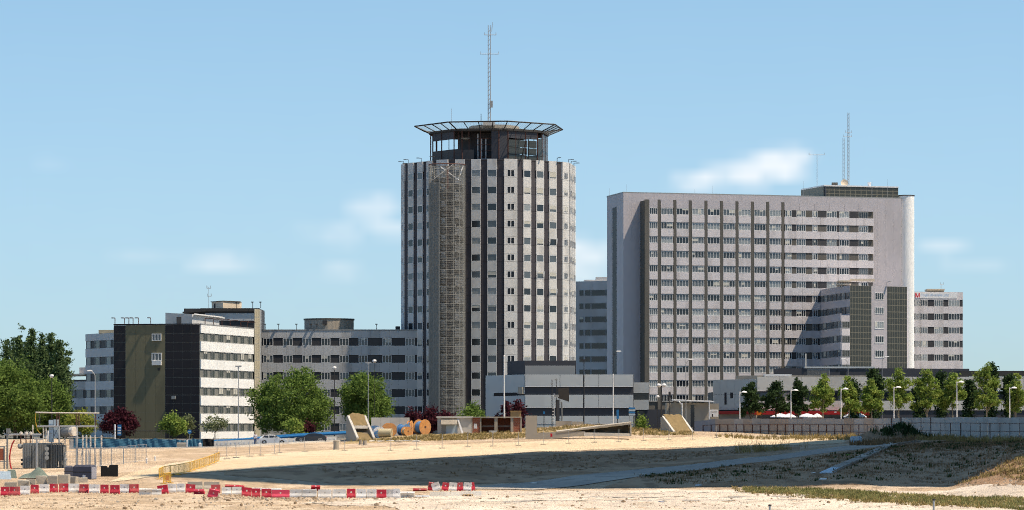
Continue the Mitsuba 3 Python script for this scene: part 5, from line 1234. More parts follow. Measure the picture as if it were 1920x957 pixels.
for i, (a, b, t, bt, m, lab) in enumerate(((331.5, 349, 830.5, 841, 'concrete', 'grey concrete block standing before the blue netting'), (349.3, 351.5, 826, 841, 'white_paint', 'white bollard right of the grey concrete block'), (372.5, 377, 831, 840.5, 'white_paint', 'stout white bollard before the black tarpaulin'))):
    d = 456.; k = thing(['concrete_block', 'bollard', 'bollard'][i], lab, ['block', 'bollard', 'bollard'][i])
    own(k, to_tm(hull([[XP(q, d)+s*.06, d+y+s2*.05, ZP(bt+1, d) if z == 0 else ZP(t, d)-.0] for q, s in ((a, 0), (b, 0)) for y, s2 in ((0, 0), (.5, 0)) for z in (0,)]+[[XP(q, d)+s*.07, d+y, ZP(t, d)] for q, s in ((a, 1), (b, -1)) for y in (.07, .43)]+[[XP(q, d), d+y, ZP(t, d)-.12] for q in (a, b) for y in (0, .5)])), m)
cbk = thing('jersey_wall', 'low pale concrete road barrier wall with a row of drain slots beside the cars', 'barrier')
for i in range(9):
    a, b = 402+i*25.5, 402+(i+1)*25.5-.3; d = 484.; ya, yb = 838.5-i*.95, 838.5-(i+1)*.95
    k = put('block', MB().hexa([P(a, ya, d-.3), P(b, yb, d-.3), P(b, yb, d+.3), P(a, ya, d+.3)], [P(a, ya-11, d-.1), P(b, yb-11, d-.1), P(b, yb-11, d+.1), P(a, ya-11, d+.1)]), 'pale_concrete', cbk)
    for j in range(3):
        x = a+5+j*8; y = ya-5-.04*(x-a)
        put('slot', MB().box(XP(x, d), XP(x+2.4, d), d-.30, d-.1, ZP(y+2.5, d), ZP(y-2.5, d)), 'white_paint', k)
k = thing('blue_pipe', 'long blue pipe laid along the top of the concrete road barriers', 'pipe'); d = 487.
pts = [P(x, y, d) for x, y in ((401, 828), (450, 825), (500, 822), (550, 818.5), (600, 815), (650, 812.5))]
own(k, MB().path(pts, .2, 8), 'blue_paint')
k = thing('blue_pipe', 'second thinner blue pipe just above the long one behind the parked cars', 'pipe'); pts = [P(x, y, d+1) for x, y in ((470, 822), (550, 815.5), (652, 810))]
own(k, MB().path(pts, .12, 8), 'blue_paint')
k = thing('kerb', 'long white concrete kerb edging the street above the sand', 'kerb', None, 'structure')
kp = [(190, 842, 446), (300, 841, 445.5), (400, 839.5, 447), (450, 837, 452), (520, 832.5, 463), (600, 828.5, 476), (650, 826, 483)]
kb = MB()
for (a, b) in zip(kp[:-1], kp[1:]):
    A, B = P(*a), P(*b)
    kb.hexa([A-[0, 0, .8], B-[0, 0, .8], B+[0, .6, -.8], A+[0, .6, -.8]], [A+[0, 0, .12], B+[0, 0, .12], B+[0, .6, .12], A+[0, .6, .12]])
own(k, kb, 'pale_concrete')

# ------------------------------------------------------------------ concrete shelters, hut, reels
def ramp(name, label, px, py, d, vdir, L, wid, hb, hf, opening):
    """a pair of concrete cheek walls sloping to the front with soil between"""
    k = thing(name, label, 'concrete structure'); g = np.array([XP(px, d), d, ZP(py, d)])
    v = np.r_[np.asarray(vdir, float)/np.linalg.norm(vdir), 0]; u = np.array([-v[1], v[0], 0.])   # v downhill, u to the right seen from the front
    M = np.eye(4); M[:3, 0] = u; M[:3, 1] = -v; M[:3, 3] = g
    for x0 in (0, wid):
        put('cheek_wall', MB().slab([(0, 0), (0, 1), (1, 1), (1, 0)], 0, 1) if False else MB().add(*(lambda q: (np.vstack([np.c_[np.full(5, x0), q], np.c_[np.full(5, x0+.3), q]]), np.array([[0, 1, 2], [0, 2, 3], [0, 3, 4], [5, 7, 6], [5, 8, 7], [5, 9, 8]]+[[i, 5+i, (i+1) % 5] for i in range(5)]+[[(i+1) % 5, 5+i, 5+(i+1) % 5] for i in range(5)])))(np.array([[0, -1.], [-L, -1.], [-L, hf], [-.45, hb], [0, hb]]))), 'concrete', k, M)
        put('coping', MB().hexa([[x0-.04, -L-.02, hf+.004], [x0+.34, -L-.02, hf+.004], [x0+.34, -.45, hb+.004], [x0-.04, -.45, hb+.004]], [[x0-.04, -L-.02, hf+.16], [x0+.34, -L-.02, hf+.16], [x0+.34, -.45, hb+.16], [x0-.04, -.45, hb+.16]]), 'pale_concrete', k, M)
    put('back_wall', MB().box(.3, wid, -.3, 0, -1, hb-.05), 'concrete', k, M)
    n = 9; q = 9 if not opening else 5
    xs2 = np.linspace(.3, wid, n); ys2 = np.linspace(-.25, -L*(.98 if not opening else .55), q)
    X, Y = np.meshgrid(xs2, ys2); Z = hb+(hf-hb)*np.clip((-Y-.45)/(L-.45), 0, 1)+.12+(meshkit.fbm(np.stack([X*2, Y*2, X*0+px], -1), 3, 1)-.5)*.55+.30*np.exp(-((Y+.3)**2)/.4)
    put('soil', grid_mesh(X, -np.abs(Y), Z), 'mound_earth', k, M, smooth=True)
    if opening:
        ym = -L*.55; zm = hb+(hf-hb)*np.clip((-ym-.45)/(L-.45), 0, 1)
        put('lintel', MB().box(.3, wid, ym-.05, ym+.25, zm-.25, zm+.2), 'pale_concrete', k, M)
        put('sill_wall', MB().box(.3, wid, ym-.2, ym+.1, -.5, zm-.85), 'concrete', k, M)
        X, Y = np.meshgrid(xs2, np.linspace(ym-.2, -L-.4, 6)); Z = (zm-.75)*np.clip((Y+L+.4)/(ym-.2+L+.4), 0, 1)*.9+(meshkit.fbm(np.stack([X*2, Y*2, X*0], -1), 3, 2)-.5)*.4
        put('soil', grid_mesh(X, -np.abs(Y), Z), 'mound_earth', k, M, smooth=True)
    return k
ramp('concrete_hatch', 'concrete hatch with sloping side walls and a slot opening, left of the cable reels', 649, 828.5, 482, (.50, -.86), 3.4, 2.75, 3.75, .5, True)
ramp('concrete_ramp', 'concrete ramp walls holding a slope of dry earth at the left end of the fence', 1238.5, 814, 508, (.62, -.78), 3.2, 3.9, 2.65, .1, False)
k = thing('concrete_culvert', 'low grey concrete culvert with a long wedge shaped opening on the mound', 'concrete structure'); d = 464.
put('block', MB().box(XP(985.5, d), XP(1007, d), d, d+2.2, ZP(826, d), ZP(780, d)), 'concrete', k)
put('front_wall', MB().slab([(XP(1007, d), ZP(826, d)), (XP(1097, d), ZP(817, d)), (XP(1097, d), ZP(809, d)), (XP(1046, d), ZP(810.5, d)), (XP(1007, d), ZP(812, d))], d+.1, d+.5), 'concrete', k)
put('roof_slab', MB().hexa([[XP(1044, d), d, ZP(812, d)], [XP(1184, d), d, ZP(796, d)], [XP(1184, d), d+5, ZP(796, d)], [XP(1044, d), d+5, ZP(812, d)]], [[XP(1044, d), d, ZP(809.5, d)], [XP(1184, d), d, ZP(791.8, d)], [XP(1184, d), d+5, ZP(791, d)], [XP(1044, d), d+5, ZP(808, d)]]), 'concrete', k)
put('end_wall', MB().box(XP(1181.5, d), XP(1184.3, d), d+.05, d+5, ZP(818, d), ZP(796.5, d)), 'concrete', k)
put('floor_slab', MB().hexa([P(1095, 818, d+.05), P(1181, 818, d+.05), P(1181, 818, d+5), P(1095, 818, d+5)], [P(1095, 811.5, d+.05), P(1181, 813.2, d+.05), P(1181, 812, d+5), P(1095, 811, d+5)]), 'pale_concrete', k)
put('back_wall', MB().slab([(XP(1050, d), ZP(818, d)), (XP(1181, d), ZP(818, d)), (XP(1181, d), ZP(797, d)), (XP(1050, d), ZP(812, d))], d+4.5, d+4.9), 'concrete', k)
put('red_mark', MB().box(XP(1032, d), XP(1035.5, d), d+.05, d+.1, ZP(819.5, d), ZP(813.5, d)), 'sign_red', k)
k = thing('low_wall', 'low grey concrete wall behind the culvert in front of the dark road sign', 'wall'); put('panel', MB().box(XP(1042, 520), XP(1072, 520), 520, 520.4, 4, ZP(790, 520)), 'concrete', k); put('panel', MB().box(XP(1072.5, 522), XP(1094, 522), 522, 522.4, 4, ZP(791, 522)), 'concrete', k)
k = thing('low_wall', 'pale concrete wall standing behind the cable reels', 'wall')
for i in range(4): put('panel', MB().box(XP(696+i*18, 516), XP(713.6+i*18, 516), 516+i*.02, 516.3+i*.02, 3.5, ZP(783.5, 516)), 'pale_concrete', k)
# hut
hu = thing('hut', 'flat roofed hut of white concrete and brick bays with dark openings', 'hut'); d = 505.; zb = ZP(818, d); zt = ZP(784.5, d)
put('wall', MB().box(XP(820, d), XP(884, d), d, d+4, zb, zt), 'pale_concrete', hu)
put('roof', MB().box(XP(818.5, d), XP(886, d), d-.3, d+4.3, zt, ZP(781, d)), 'pale_concrete', hu)
put('roof', MB().box(XP(886.2, d), XP(979, d), d-.2, d+4.2, zt+.04, ZP(782, d)), 'concrete', hu)
put('wall', MB().box(XP(886, d), XP(977, d), d+3.6, d+4, zb, zt), 'brick_red', hu); put('wall', MB().box(XP(976, d), XP(978, d), d+.42, d+3.59, zb, zt), 'concrete', hu)
for a, b in ((884.2, 886), (900, 902.5), (927, 933), (957.5, 962.5), (975.5, 978.5)): put('column', MB().box(XP(a, d), XP(b, d), d-.05, d+.4, zb, zt+.02), 'concrete', hu)
br = MB()
for a, b in ((886, 900), (962.5, 975.5)):
    m = put('brick_wall', MB().box(XP(a, d), XP(b, d), d+.1, d+.35, zb, zt), 'concrete', hu)
    bb = MB()
    for r in range(11):
        for q in range(5): x0 = XP(a, d)+(q-.5*(r % 2))*.25; bb.box(max(XP(a, d), x0), min(XP(b, d), x0+.235), d+.07, d+.2, zb+r*.26, zb+r*.26+.235) if x0 < XP(b, d)-.02 else None
    note(put('bricks', bb, 'brick_red', m), kind='stuff')
put('notice', MB().box(XP(888.5, d), XP(894.5, d), d+.02, d+.06, ZP(804, d), ZP(795, d)), 'white_paint', hu)
for a, b in ((902.5, 927), (933, 957.5)):
    put('gate', MB().box(XP(a, d), XP(b, d), d+.25, d+.3, ZP(800, d), ZP(799, d)).box(XP(a, d), XP(b, d), d+.25, d+.3, zb, zb+.1), 'frame_grey', hu)
    g2_ = MB()
    for q in np.linspace(a+1, b-1, 9): g2_.tube([XP(q, d), d+.27, zb], [XP(q, d), d+.27, zt], .02, n=4)
    put('grille', g2_, 'rust_steel', hu)
dk = put('door', MB().box(XP(827.5, d), XP(858, d), d-.08, d+.05, zb, ZP(797, d)), 'frame_grey', hu)
put('door_leaf', MB().box(XP(828, d), XP(836, d), d-.12, d-.08, zb, ZP(797.5, d)), 'mesh_grey', dk); put('door_leaf', MB().box(XP(836.5, d), XP(857.5, d), d-.14, d-.08, zb, ZP(797.5, d)), 'pale_blue', dk)
put('awning', MB().hexa([P(827, 797, d-.9), P(857, 797, d-.9), P(857, 786, d), P(827, 786, d)], [P(827, 796, d-.9), P(857, 796, d-.9), P(857, 785, d), P(827, 785, d)]), 'concrete', hu)
put('plank', MB().hexa([P(866.5, 816, d-.9), P(870, 816, d-.9), P(870, 816, d-.7), P(866.5, 816, d-.7)], [P(857, 786, d-.15), P(860, 786, d-.15), P(860, 786, d-.02), P(857, 786, d-.02)]), 'white_paint', hu)
k = thing('trough', 'white trough lying in front of the hut openings', 'trough'); g = np.array([XP(924, 500), 500, hz(XP(924, 500), 500)])
own(k, to_tm(hull([[x, y, z] for x, z, y in ((-.62, .5, -.25), (.62, .5, -.25), (-.62, .5, .25), (.62, .5, .25), (-.55, 0, -.2), (.55, 0, -.2), (-.55, 0, .2), (.55, 0, .2))])-hull([[x, y, z] for x, z, y in ((-.56, .6, -.19), (.56, .6, -.19), (-.56, .6, .19), (.56, .6, .19), (-.5, .1, -.15), (.5, .1, -.15), (-.5, .1, .15), (.5, .1, .15))])), 'white_plastic', place(*g))
k = thing('yellow_cabin', 'ochre cabin roof edge seen above the brick end of the hut', 'cabin'); own(k, MB().box(XP(957, 515), XP(977, 515), 515, 517, 4, ZP(772, 515)).box(XP(956, 515), XP(978, 515), 514.8, 517.2, ZP(772, 515), ZP(771, 515)), 'tan_wood')
def reel(label, px, py, r, d, yaw, w, fl, cab, cr=.78):
    k = thing('cable_reel', label, 'cable reel', None); R = r*d/F; x = XP(px, d); z = hz(x, d)+R-.05
    M = place(x, d, z, yaw)
    for s, y in ((-1, 0), (1, w)):
        f = MB().tube([0, y-.05, 0], [0, y+.05, 0], R, n=28)
        q = put('flange', f, fl, k, M)
        put('hub', MB().tube([0, y-.08, 0], [0, y+.08, 0], R*.16, n=14), 'rust_steel', q, M)
        sp = MB()
        for t in range(8): a = t*math.pi/4; sp.tube([math.cos(a)*R*.2, y+s*.065, math.sin(a)*R*.2], [math.cos(a)*R*.94, y+s*.065, math.sin(a)*R*.94], .025, n=4)
        put('plank_joints', sp, 'tan_wood', q, M)
    c = MB(); n = 9
    for i in range(n): y0 = .06+(w-.12)*i/n; c.lathe([(0, 0), (R*cr*.97, 0), (R*cr, (w-.12)/n/2), (R*cr*.97, (w-.12)/n), (0, (w-.12)/n)], (0, 0, 0), 24).v[-1][:, 2] += y0
    c.xf(np.array([[1, 0, 0, 0], [0, 0, 1, 0], [0, 1, 0, 0], [0, 0, 0, 1.]]))
    put('cable_drum', c, cab, k, M, smooth=35)
    return k
reel('largest cable reel with a bright orange flange facing right and blue cable', 797, 803, 14.5, 503, .75, 1.45, 'orange_wood', 'cable_blue')
reel('orange cable reel standing at the back left of the row', 732, 802, 13, 509, .35, 1.2, 'orange_wood', 'cable_cream', .7)
reel('cable reel with a white flange at the left of the row', 713, 802, 10.5, 506.5, .3, 1.0, 'white_paint', 'cable_blue')
reel('cable reel with a blue flange half hidden behind the white one', 704, 800, 12, 509.5, .2, .9, 'cable_blue', 'cable_blue')
reel('small blue cable reel low in front of the white one', 711, 810, 7.5, 504, .3, .8, 'cable_blue', 'cable_blue')
reel('small ochre cable reel left of the cream drum', 724.5, 810, 8.5, 503.5, .25, .9, 'tan_wood', 'cable_cream')
reel('cream cable drum lying sideways between two orange reels', 734, 810, 8.5, 502.5, 1.35, 1.9, 'cable_cream', 'cable_cream', .93)
reel('small orange cable reel right of the cream drum', 765, 810, 8.7, 502, .5, 1.0, 'orange_wood', 'cable_cream')
reel('blue cable reel behind the small orange one', 763, 801, 11, 508, .9, 1.3, 'cable_blue', 'cable_blue')
reel('tall narrow orange reel seen edge on behind the largest reel', 771.5, 799, 13.5, 511, 1.35, .5, 'orange_wood', 'cable_blue')
for i, (a, b, t, bt, lab) in enumerate(((624.5, 636.5, 828, 846, 'grey concrete pipe section standing in front of the concrete hatch'), (673, 679, 827, 836, 'small pale pipe end left of the soil heap'), (680, 688, 828, 837, 'second small pale pipe end by the concrete hatch'))):
    g = gnd((a+b)/2, bt-1.5); dd = g[1]; r = (b-a)/2*dd/F
    k = thing('concrete_pipe', lab, 'pipe'); h = (bt-t)*dd/F
    own(k, MB().lathe([(r*.75, h*.5), (r*.75, h), (r, h), (r, h*.93), (r*.93, h*.9), (r*.93, .2), (r, .1), (r, -.1)], tuple(g), 18), 'concrete', smooth=30)
for i in range(6):
    g = gnd(700+i*16, 828+(i % 2)); k = thing('concrete_slab', f'pale broken concrete slab lying below the cable reels, {nth(i)} from the left', 'slab', 'broken slabs below the reels')
    own(k, to_tm(hull(np.array([[x, y, z] for x in (-.5, .5) for y in (-.3, .3) for z in (0, .14)])*rb_.uniform(.7, 1.3, (8, 3)))), 'pale_concrete', place(g[0], g[1], g[2], rb_.uniform(-.5, .5)))
# blue box and the plank channel on the bank, small rubbish
g = gnd(1605, 833.5)
k = thing('blue_box', 'pale blue plastic box standing on the dirt track at the top of the bank', 'box')
M = place(g[0], g[1], g[2], -.3)
put('body', to_tm(hull([[x, y, z] for x, y, z in [(sx*.72*q, sy*.5*q, zz) for sx in (-1, 1) for sy in (-1, 1) for zz, q in ((0, .9), (.25, 1), (.85, .97), (1.02, .78))]])), 'pale_blue', k, M)
put('rib', MB().box(.5, .56, -.53, .53, .1, .98).box(-.2, -.14, -.53, -.48, .1, .9), 'cable_blue', k, M)
ch = thing('plank_channel', 'grey concrete channel slabs running down the weedy bank', 'channel')
pl = [(1549, 890), (1570, 880.5), (1592, 871), (1614, 861.5), (1636, 851.5), (1657, 842), (1677, 835), (1700, 831.5), (1722, 830)]
for i in range(len(pl)-1):
    A, B = gnd(*pl[i]), gnd(*pl[i+1]); w = .62 if i < 5 else .45
    q = (B-A); u = np.array([q[1], -q[0], 0]); u /= np.linalg.norm(u); A = A+q*.01; B = B-q*.01
    A[2] += .14+rb_.uniform(0, .04); B[2] += .14
    s = put('slab', MB().hexa([A-u*w-[0, 0, .1], A+u*w-[0, 0, .1], B+u*w-[0, 0, .1], B-u*w-[0, 0, .1]], [A-u*w, A+u*w, B+u*w, B-u*w]), 'pale_blue' if i == 0 else 'track_earth', ch)
    put('lip', MB().hexa([A+u*(w-.1), A+u*w, B+u*w, B+u*(w-.1)], [A+u*(w-.1)+[0, 0, .12], A+u*w+[0, 0, .12], B+u*w+[0, 0, .12], B+u*(w-.1)+[0, 0, .12]]), 'track_earth', s)
for i, (px, py, s, m, lab) in enumerate(((1543, 901, .35, 'white_plastic', 'white plastic scrap below the end of the concrete channel'), (1590, 855, .3, 'leaf_bright', 'pale green plastic bag on the bank left of the channel'), (1525, 889, .25, 'white_plastic', 'small white scrap left of the channel foot'), (1310, 913, .3, 'pale_blue', 'bluish scrap at the foot of the weedy bank'), (1001, 908, .35, 'pale_concrete', 'pale stone slab on the pit floor right of the barrier heap'), (1675, 940, .3, 'white_plastic', 'whitish scrap in the grass strip'), (1240, 942, .25, 'crate_pale', 'small dark stone on the pale ground'))):
    g = gnd(px, py); k = thing('scrap', lab, 'litter'); mm = trimesh.creation.icosphere(subdivisions=1); vv = mm.vertices*R_(i).uniform(.6, 1.3, mm.vertices.shape)*np.array([s, s*.7, s*.35])
    own(k, trimesh.Trimesh(vv, mm.faces, process=False), m, place(g[0], g[1], g[2]+.05))
for px, top, lab in ((1751, 938, 'dark steel stake standing in the grass strip at the bottom edge'), (1443.5, 949, 'short dark stake at the bottom edge of the pale ground')):
    g = gnd(px, 960); h = (960-top)*g[1]/F; k = thing('stake', lab, 'stake')
    put('pole', MB().tube(g-[0, 0, .3], g+[0, 0, h], .08, .07, 8), 'steel', k); put('cap', MB().tube(g+[0, 0, h], g+[0, 0, h+.12], .13, .10, 8), 'dark_steel', k)

# ------------------------------------------------------------------ cars and the man at the barrier
def car(label, px, d, m, yaw, L=4.3, estate=False):
    k = thing('parked_car', label, 'car'); x = XP(px, d); M = place(x, d, hz(x, d)+.02, yaw)@np.diag([1, 1, .95, 1])
    low = [(-L/2, .35), (-L/2+.02, .75), (-L/2+.12, .92), (-.75, .98), (.85, .93), (L/2-.35, .80), (L/2-.05, .62), (L/2, .38), (L/2-.1, .24), (-L/2+.12, .24)]
    body = m3.Manifold.extrude(m3.CrossSection([np.array(low)[::-1]]), 1.7).rotate([90, 0, 0]).translate([0, .85, 0])
    for wx in (-L*.30, L*.31): body -= m3.Manifold.cylinder(2.2, .36, .36, 24, True).rotate([90, 0, 0]).translate([wx, 0, .31])
    put('body', to_tm(body), m, k, M)
    cab = hull([[x_, y, z] for x_, z, w in ((-L/2+.10, .93, .80), (L*.245, .93, .80), (-L/2+.75, 1.36, .60), (-.45, 1.46, .60), (.30, 1.40, .58)) for y in (-w, w)])
    put('cabin', to_tm(cab), m, k, M)
    for s in (-1, 1):
        yb, yt = s*.785, s*.655
        for a, b, c, e in ((-L/2+.50, -.62, -L/2+.86, -.62), (-.54, .26, -.54, .26), (.32, .86, .32, .38)):
            put('side_window', MB().hexa([[a, yb, .98], [b, yb, .98], [b, yb+s*.02, .98], [a, yb+s*.02, .98]], [[c, yt, 1.36], [e, yt, 1.36], [e, yt+s*.02, 1.36], [c, yt+s*.02, 1.36]]), 'glass_dark', k, M)
        for wx in (-L*.30, L*.31):
            w = put('wheel', MB().tube([wx, s*.86, .31], [wx, s*.64, .31], .31, n=20), 'black_rubber', k, M); put('rim', MB().tube([wx, s*.87, .31], [wx, s*.80, .31], .19, n=14), 'steel', w, M)
        put('headlight', MB().box(L/2-.28, L/2-.08, s*.72-.12, s*.72+.12, .62, .74), 'white_paint', k, M); put('tail_light', MB().box(-L/2-.01, -L/2+.12, s*.72-.1, s*.72+.1, .72, .88), 'sign_red', k, M)
        put('mirror', MB().box(.55, .70, s*.86, s*1.0, .98, 1.1), m, k, M)
    put('windscreen', MB().hexa([[L*.235+.03, -.72, .96], [L*.235+.03, .72, .96], [L*.235+.05, .72, .96], [L*.235+.05, -.72, .96]], [[.36, -.53, 1.37], [.36, .53, 1.37], [.38, .53, 1.37], [.38, -.53, 1.37]]), 'glass_dark', k, M)
    return k
car('white hatchback parked before the concrete road barrier', 512, 469, 'car_white', 0.04, 4.15)
car('dark blue car parked right of the white hatchback', 583, 478, 'car_blue', math.pi+.05, 4.6)
def person(label, px, d, yaw):
    k = thing('person', label, 'person'); x = XP(px, d); M = place(x, d, hz(x, d), yaw)
    def bone(p, q, r1, r2):
        s = lambda c, r: m3.Manifold.sphere(r, 14).translate(list(c))
        return m3.Manifold.batch_hull([s(p, r1), s(q, r2)])
    def body(bs):
        m = to_tm(m3.Manifold.batch_boolean(bs, m3.OpType.Add).refine_to_length(.04)); trimesh.smoothing.filter_taubin(m, iterations=6); return m
    legs = []
    for s in (-1, 1): legs += [bone((s*.10, 0, .92), (s*.12, -.03+s*.05, .50), .095, .065), bone((s*.12, -.03+s*.05, .50), (s*.13, .02+s*.08, .09), .062, .045), bone((s*.13, .02+s*.08, .05), (s*.14, -.12+s*.08, .04), .045, .035)]
    tor = [bone((-.08, 0, .98), (.08, 0, .98), .13, .13), bone((0, 0, 1.0), (0, -.02, 1.32), .14, .16), bone((-.15, -.02, 1.42), (.15, -.02, 1.42), .075, .075)]
    arms = []; hands = []
    for s in (-1, 1):
        e = (s*.26, -.02, 1.14); h = (s*.20, -.22, .98)
        arms += [bone((s*.19, -.02, 1.41), e, .055, .042), bone(e, h, .04, .03)]
        hands += [bone(h, (s*.19, -.27, .94), .032, .028)]+[bone((s*.19+(q-1.5)*.018, -.27, .94), (s*.19+(q-1.5)*.02, -.30-.01*(q % 2), .89+.01*(q % 2)), .011, .009) for q in range(4)]+[bone((s*.17, -.25, .96), (s*.14, -.29, .93), .012, .010)]
    head = [bone((0, -.02, 1.46), (0, -.03, 1.56), .055, .055), bone((0, -.04, 1.66), (0, -.055, 1.60), .098, .075), bone((0, -.13, 1.635), (0, -.15, 1.62), .018, .014)]
    put('body', body(legs+tor+arms+hands+head), 'skin', k, M)
    put('shirt', body([bone((-.08, 0, .98), (.08, 0, .98), .145, .145), bone((0, 0, 1.0), (0, -.02, 1.32), .155, .175), bone((-.16, -.02, 1.41), (.16, -.02, 1.41), .09, .09)]+[bone((s*.19, -.02, 1.41), (s*.245, -.02, 1.20), .075, .068) for s in (-1, 1)]), 'shirt', k, M)
    put('trousers', body([bone((-.07, 0, .95), (.07, 0, .95), .14, .14)]+[bone((s*.10, 0, .92), (s*.12, -.03+s*.05, .50), .112, .082) for s in (-1, 1)]+[bone((s*.12, -.03+s*.05, .50), (s*.13, .02+s*.08, .10), .08, .066) for s in (-1, 1)]), 'jeans', k, M)
    put('hair', to_tm(m3.Manifold.batch_hull([m3.Manifold.sphere(.104, 14).translate([0, -.025, 1.675]), m3.Manifold.sphere(.085, 14).translate([0, .01, 1.63])])), 'hair', k, M)
    return k
person('man in pale shirt and blue jeans standing by the road barrier beside the white car', 478.5, 470, .4)

# ------------------------------------------------------------------ the electrical transformer
tr = thing('transformer', 'large grey electrical transformer with insulators, busbars and a white ended tank', 'transformer'); d = 335.
def Q(px, py, dd=0.): return P(px, py, d+dd)
zt = ZP(883, d)
tank = put('tank', MB().box(XP(44, d), XP(92, d), d, d+2.2, zt+.15, ZP(834, d)).box(XP(92, d), XP(120, d), d+.1, d+1.9, zt+.15, ZP(835, d)).box(XP(44, d), XP(121, d), d-.1, d+2.6, zt, zt+.2), 'tank_dark', tr)
put('tank_lid', MB().box(XP(43, d), XP(112, d), d-.1, d+2.3, ZP(834, d), ZP(831.5, d)), 'tank_grey', tr)
for i in range(10):
    a = 43.5+i*4.3+(1.2 if i > 3 else 0)
    put('radiator_fin', MB().box(XP(a, d), XP(a+3.7, d), d-.5+(i % 2)*.02, d-.05, ZP(878, d), ZP(834, d)), 'tank_grey', tr)
rv = np.array([.86, -.5])
for i in range(8):
    a = 95+i*3.2; o = -.2-i*.02
    put('radiator_fin', MB().hexa([Q(a, 881, o), Q(a+2.3, 880, o-.15), Q(a+2.3, 880, o+1.6), Q(a, 881, o+1.8)], [Q(a, 833, o), Q(a+2.3, 831-i*.2, o-.15), Q(a+2.3, 831-i*.2, o+1.6), Q(a, 833, o+1.8)]), 'tank_grey', tr)
for py in (842, 851, 859): put('fan', MB().tube(Q(88, py, -.7), Q(88, py, -.45), .22, n=16).tube(Q(88, py, -.74), Q(88, py, -.66), .07, n=8), 'frame_grey', tr)
cn = put('oil_tank', MB().tube(Q(117, 811, .9), Q(134, 810, .2), .48, n=20), 'tank_grey', tr); put('oil_tank_end', MB().tube(Q(134, 810, .2), Q(140, 809.5, -.05), .485, n=20), 'porcelain', cn)
for px in (122, 131): put('bracket', MB().tube(Q(px, 816, .5), Q(px, 834, .5), .06), 'steel', tr)
cb = put('control_cabinet', MB().box(XP(90, d), XP(98, d), d+.6, d+1.2, ZP(830, d), ZP(788, d)).box(XP(99, d), XP(106.5, d), d+.7, d+1.2, ZP(822, d), ZP(787, d)), 'pale_blue', tr)
put('slats', MB().box(XP(91, d), XP(97, d), d+.56, d+.6, ZP(798, d), ZP(797, d)).box(XP(91, d), XP(97, d), d+.56, d+.6, ZP(806, d), ZP(805, d)).box(XP(91, d), XP(97, d), d+.56, d+.6, ZP(814, d), ZP(813, d)), 'frame_grey', cb)
for lab, a, b, r, m in (('top', (67, 774), (186, 775.5), .07, 'porcelain'), ('mid', (70, 800), (182, 800), .09, 'steel'), ('low', (8, 815.5), (78, 815.5), .10, 'steel')): put('busbar', MB().tube(Q(*a, .3), Q(*b, .3), r, n=8), m, tr)
def insul(px, y0, y1, m='dark_steel', r=.06, dd=.3, name='insulator'):
    b = MB().tube(Q(px, y0, dd), Q(px, y1, dd), r*.7, n=8)
    z0, z1 = sorted((ZP(y0, d), ZP(y1, d))); n = max(3, int((z1-z0)/.12))
    for i in range(n): z = z0+(z1-z0)*(i+.5)/n; b.lathe([(r*.6, z+.035), (r*1.6, z-.02), (r*.6, z-.03)], (XP(px, d), d+dd, 0), 8)
    return put(name, b, m, tr)
for px in (73.5, 106, 110.5, 143, 147.5, 179): insul(px, 775, 800, 'rust_steel' if px > 100 else 'dark_steel', .055)
for px in (38.5, 48.5, 56.5): insul(px, 816, 834, 'rust_steel', .06); put('insulator_cap', MB().lathe([(0, .28), (.18, .22), (.2, 0), (.12, -.08)], (XP(px, d), d+.3, ZP(815, d)), 12), 'porcelain', tr)
put('support_post', MB().tube(Q(144, 874, .3), Q(144, 799, .3), .13, n=8), 'steel', tr)
put('support_post', MB().tube(Q(69, 882, -.9), Q(69, 825, -.9), .10, n=8).tube(Q(69, 834, -.9), Q(76, 824, -.2), .07).tube(Q(64, 824, -.9), Q(80, 824, -.9), .07), 'steel', tr)
put('support_post', MB().tube(Q(13.6, 882, .3), Q(13.6, 806, .3), .10, n=8).box(XP(11, d), XP(18, d), d+.1, d+.5, ZP(812, d), ZP(804, d)), 'tank_grey', tr)
put('support_post', MB().tube(Q(111, 832, .3), Q(111, 800, .3), .10).tube(Q(90, 828, .3), Q(90, 809, .3), .08), 'steel', tr)
for px in (61, 81, 86): insul(px, 834, 797 if px < 70 else 802, 'porcelain', .05)
put('white_bushing', MB().tube(Q(89, 824, -.2), Q(90.5, 808, -.2), .08, n=10), 'white_paint', tr)
for px, pe in ((155, 152), (162, 160.5), (169.5, 167.5), (178, 179), (190, 188)):
    k2 = insul(px, 840, 817, 'porcelain', .075, .1, 'cable_end')
    top_ = Q(px, 840, .1); pts = [top_, Q(px-.5, 846, .1), Q(pe, 858, .1), Q(pe+.5, 872, .1), Q(pe+3, 879, 0)]
    put('cable', MB().path(pts, .05, 6), 'steel', tr); put('post', MB().tube(Q(px, 880, .2), Q(px, 839, .2), .05, n=6), 'steel', tr)
put('support_beam', MB().tube(Q(148, 841, .1), Q(193, 841, .1), .06), 'steel', tr)
put('jumper_wire', MB().path([Q(67, 775, .3), Q(66, 784, .3), Q(67.5, 796, .3), Q(71, 808, .3), Q(77, 815, .3)], .03, 5), 'yellow_paint', tr)
put('jumper_wire', MB().path([Q(111, 800, .3), Q(104, 812, .1), Q(98, 826, 0), Q(96, 832, 0)], .025, 5).path([Q(144, 801, .3), Q(126, 820, .1), Q(112, 832, 0)], .025, 5), 'dark_steel', tr)
put('valve', MB().tube(Q(121, 862, -.3), Q(126, 862, -.3), .12, n=10).tube(Q(123, 870, -.3), Q(123, 852, -.3), .06), 'frame_grey', tr); put('pipe', MB().tube(Q(118, 872, -.4), Q(120, 838, -.1), .05).tube(Q(110, 876, -.6), Q(109.5, 866, -.6), .05), 'porcelain', tr)
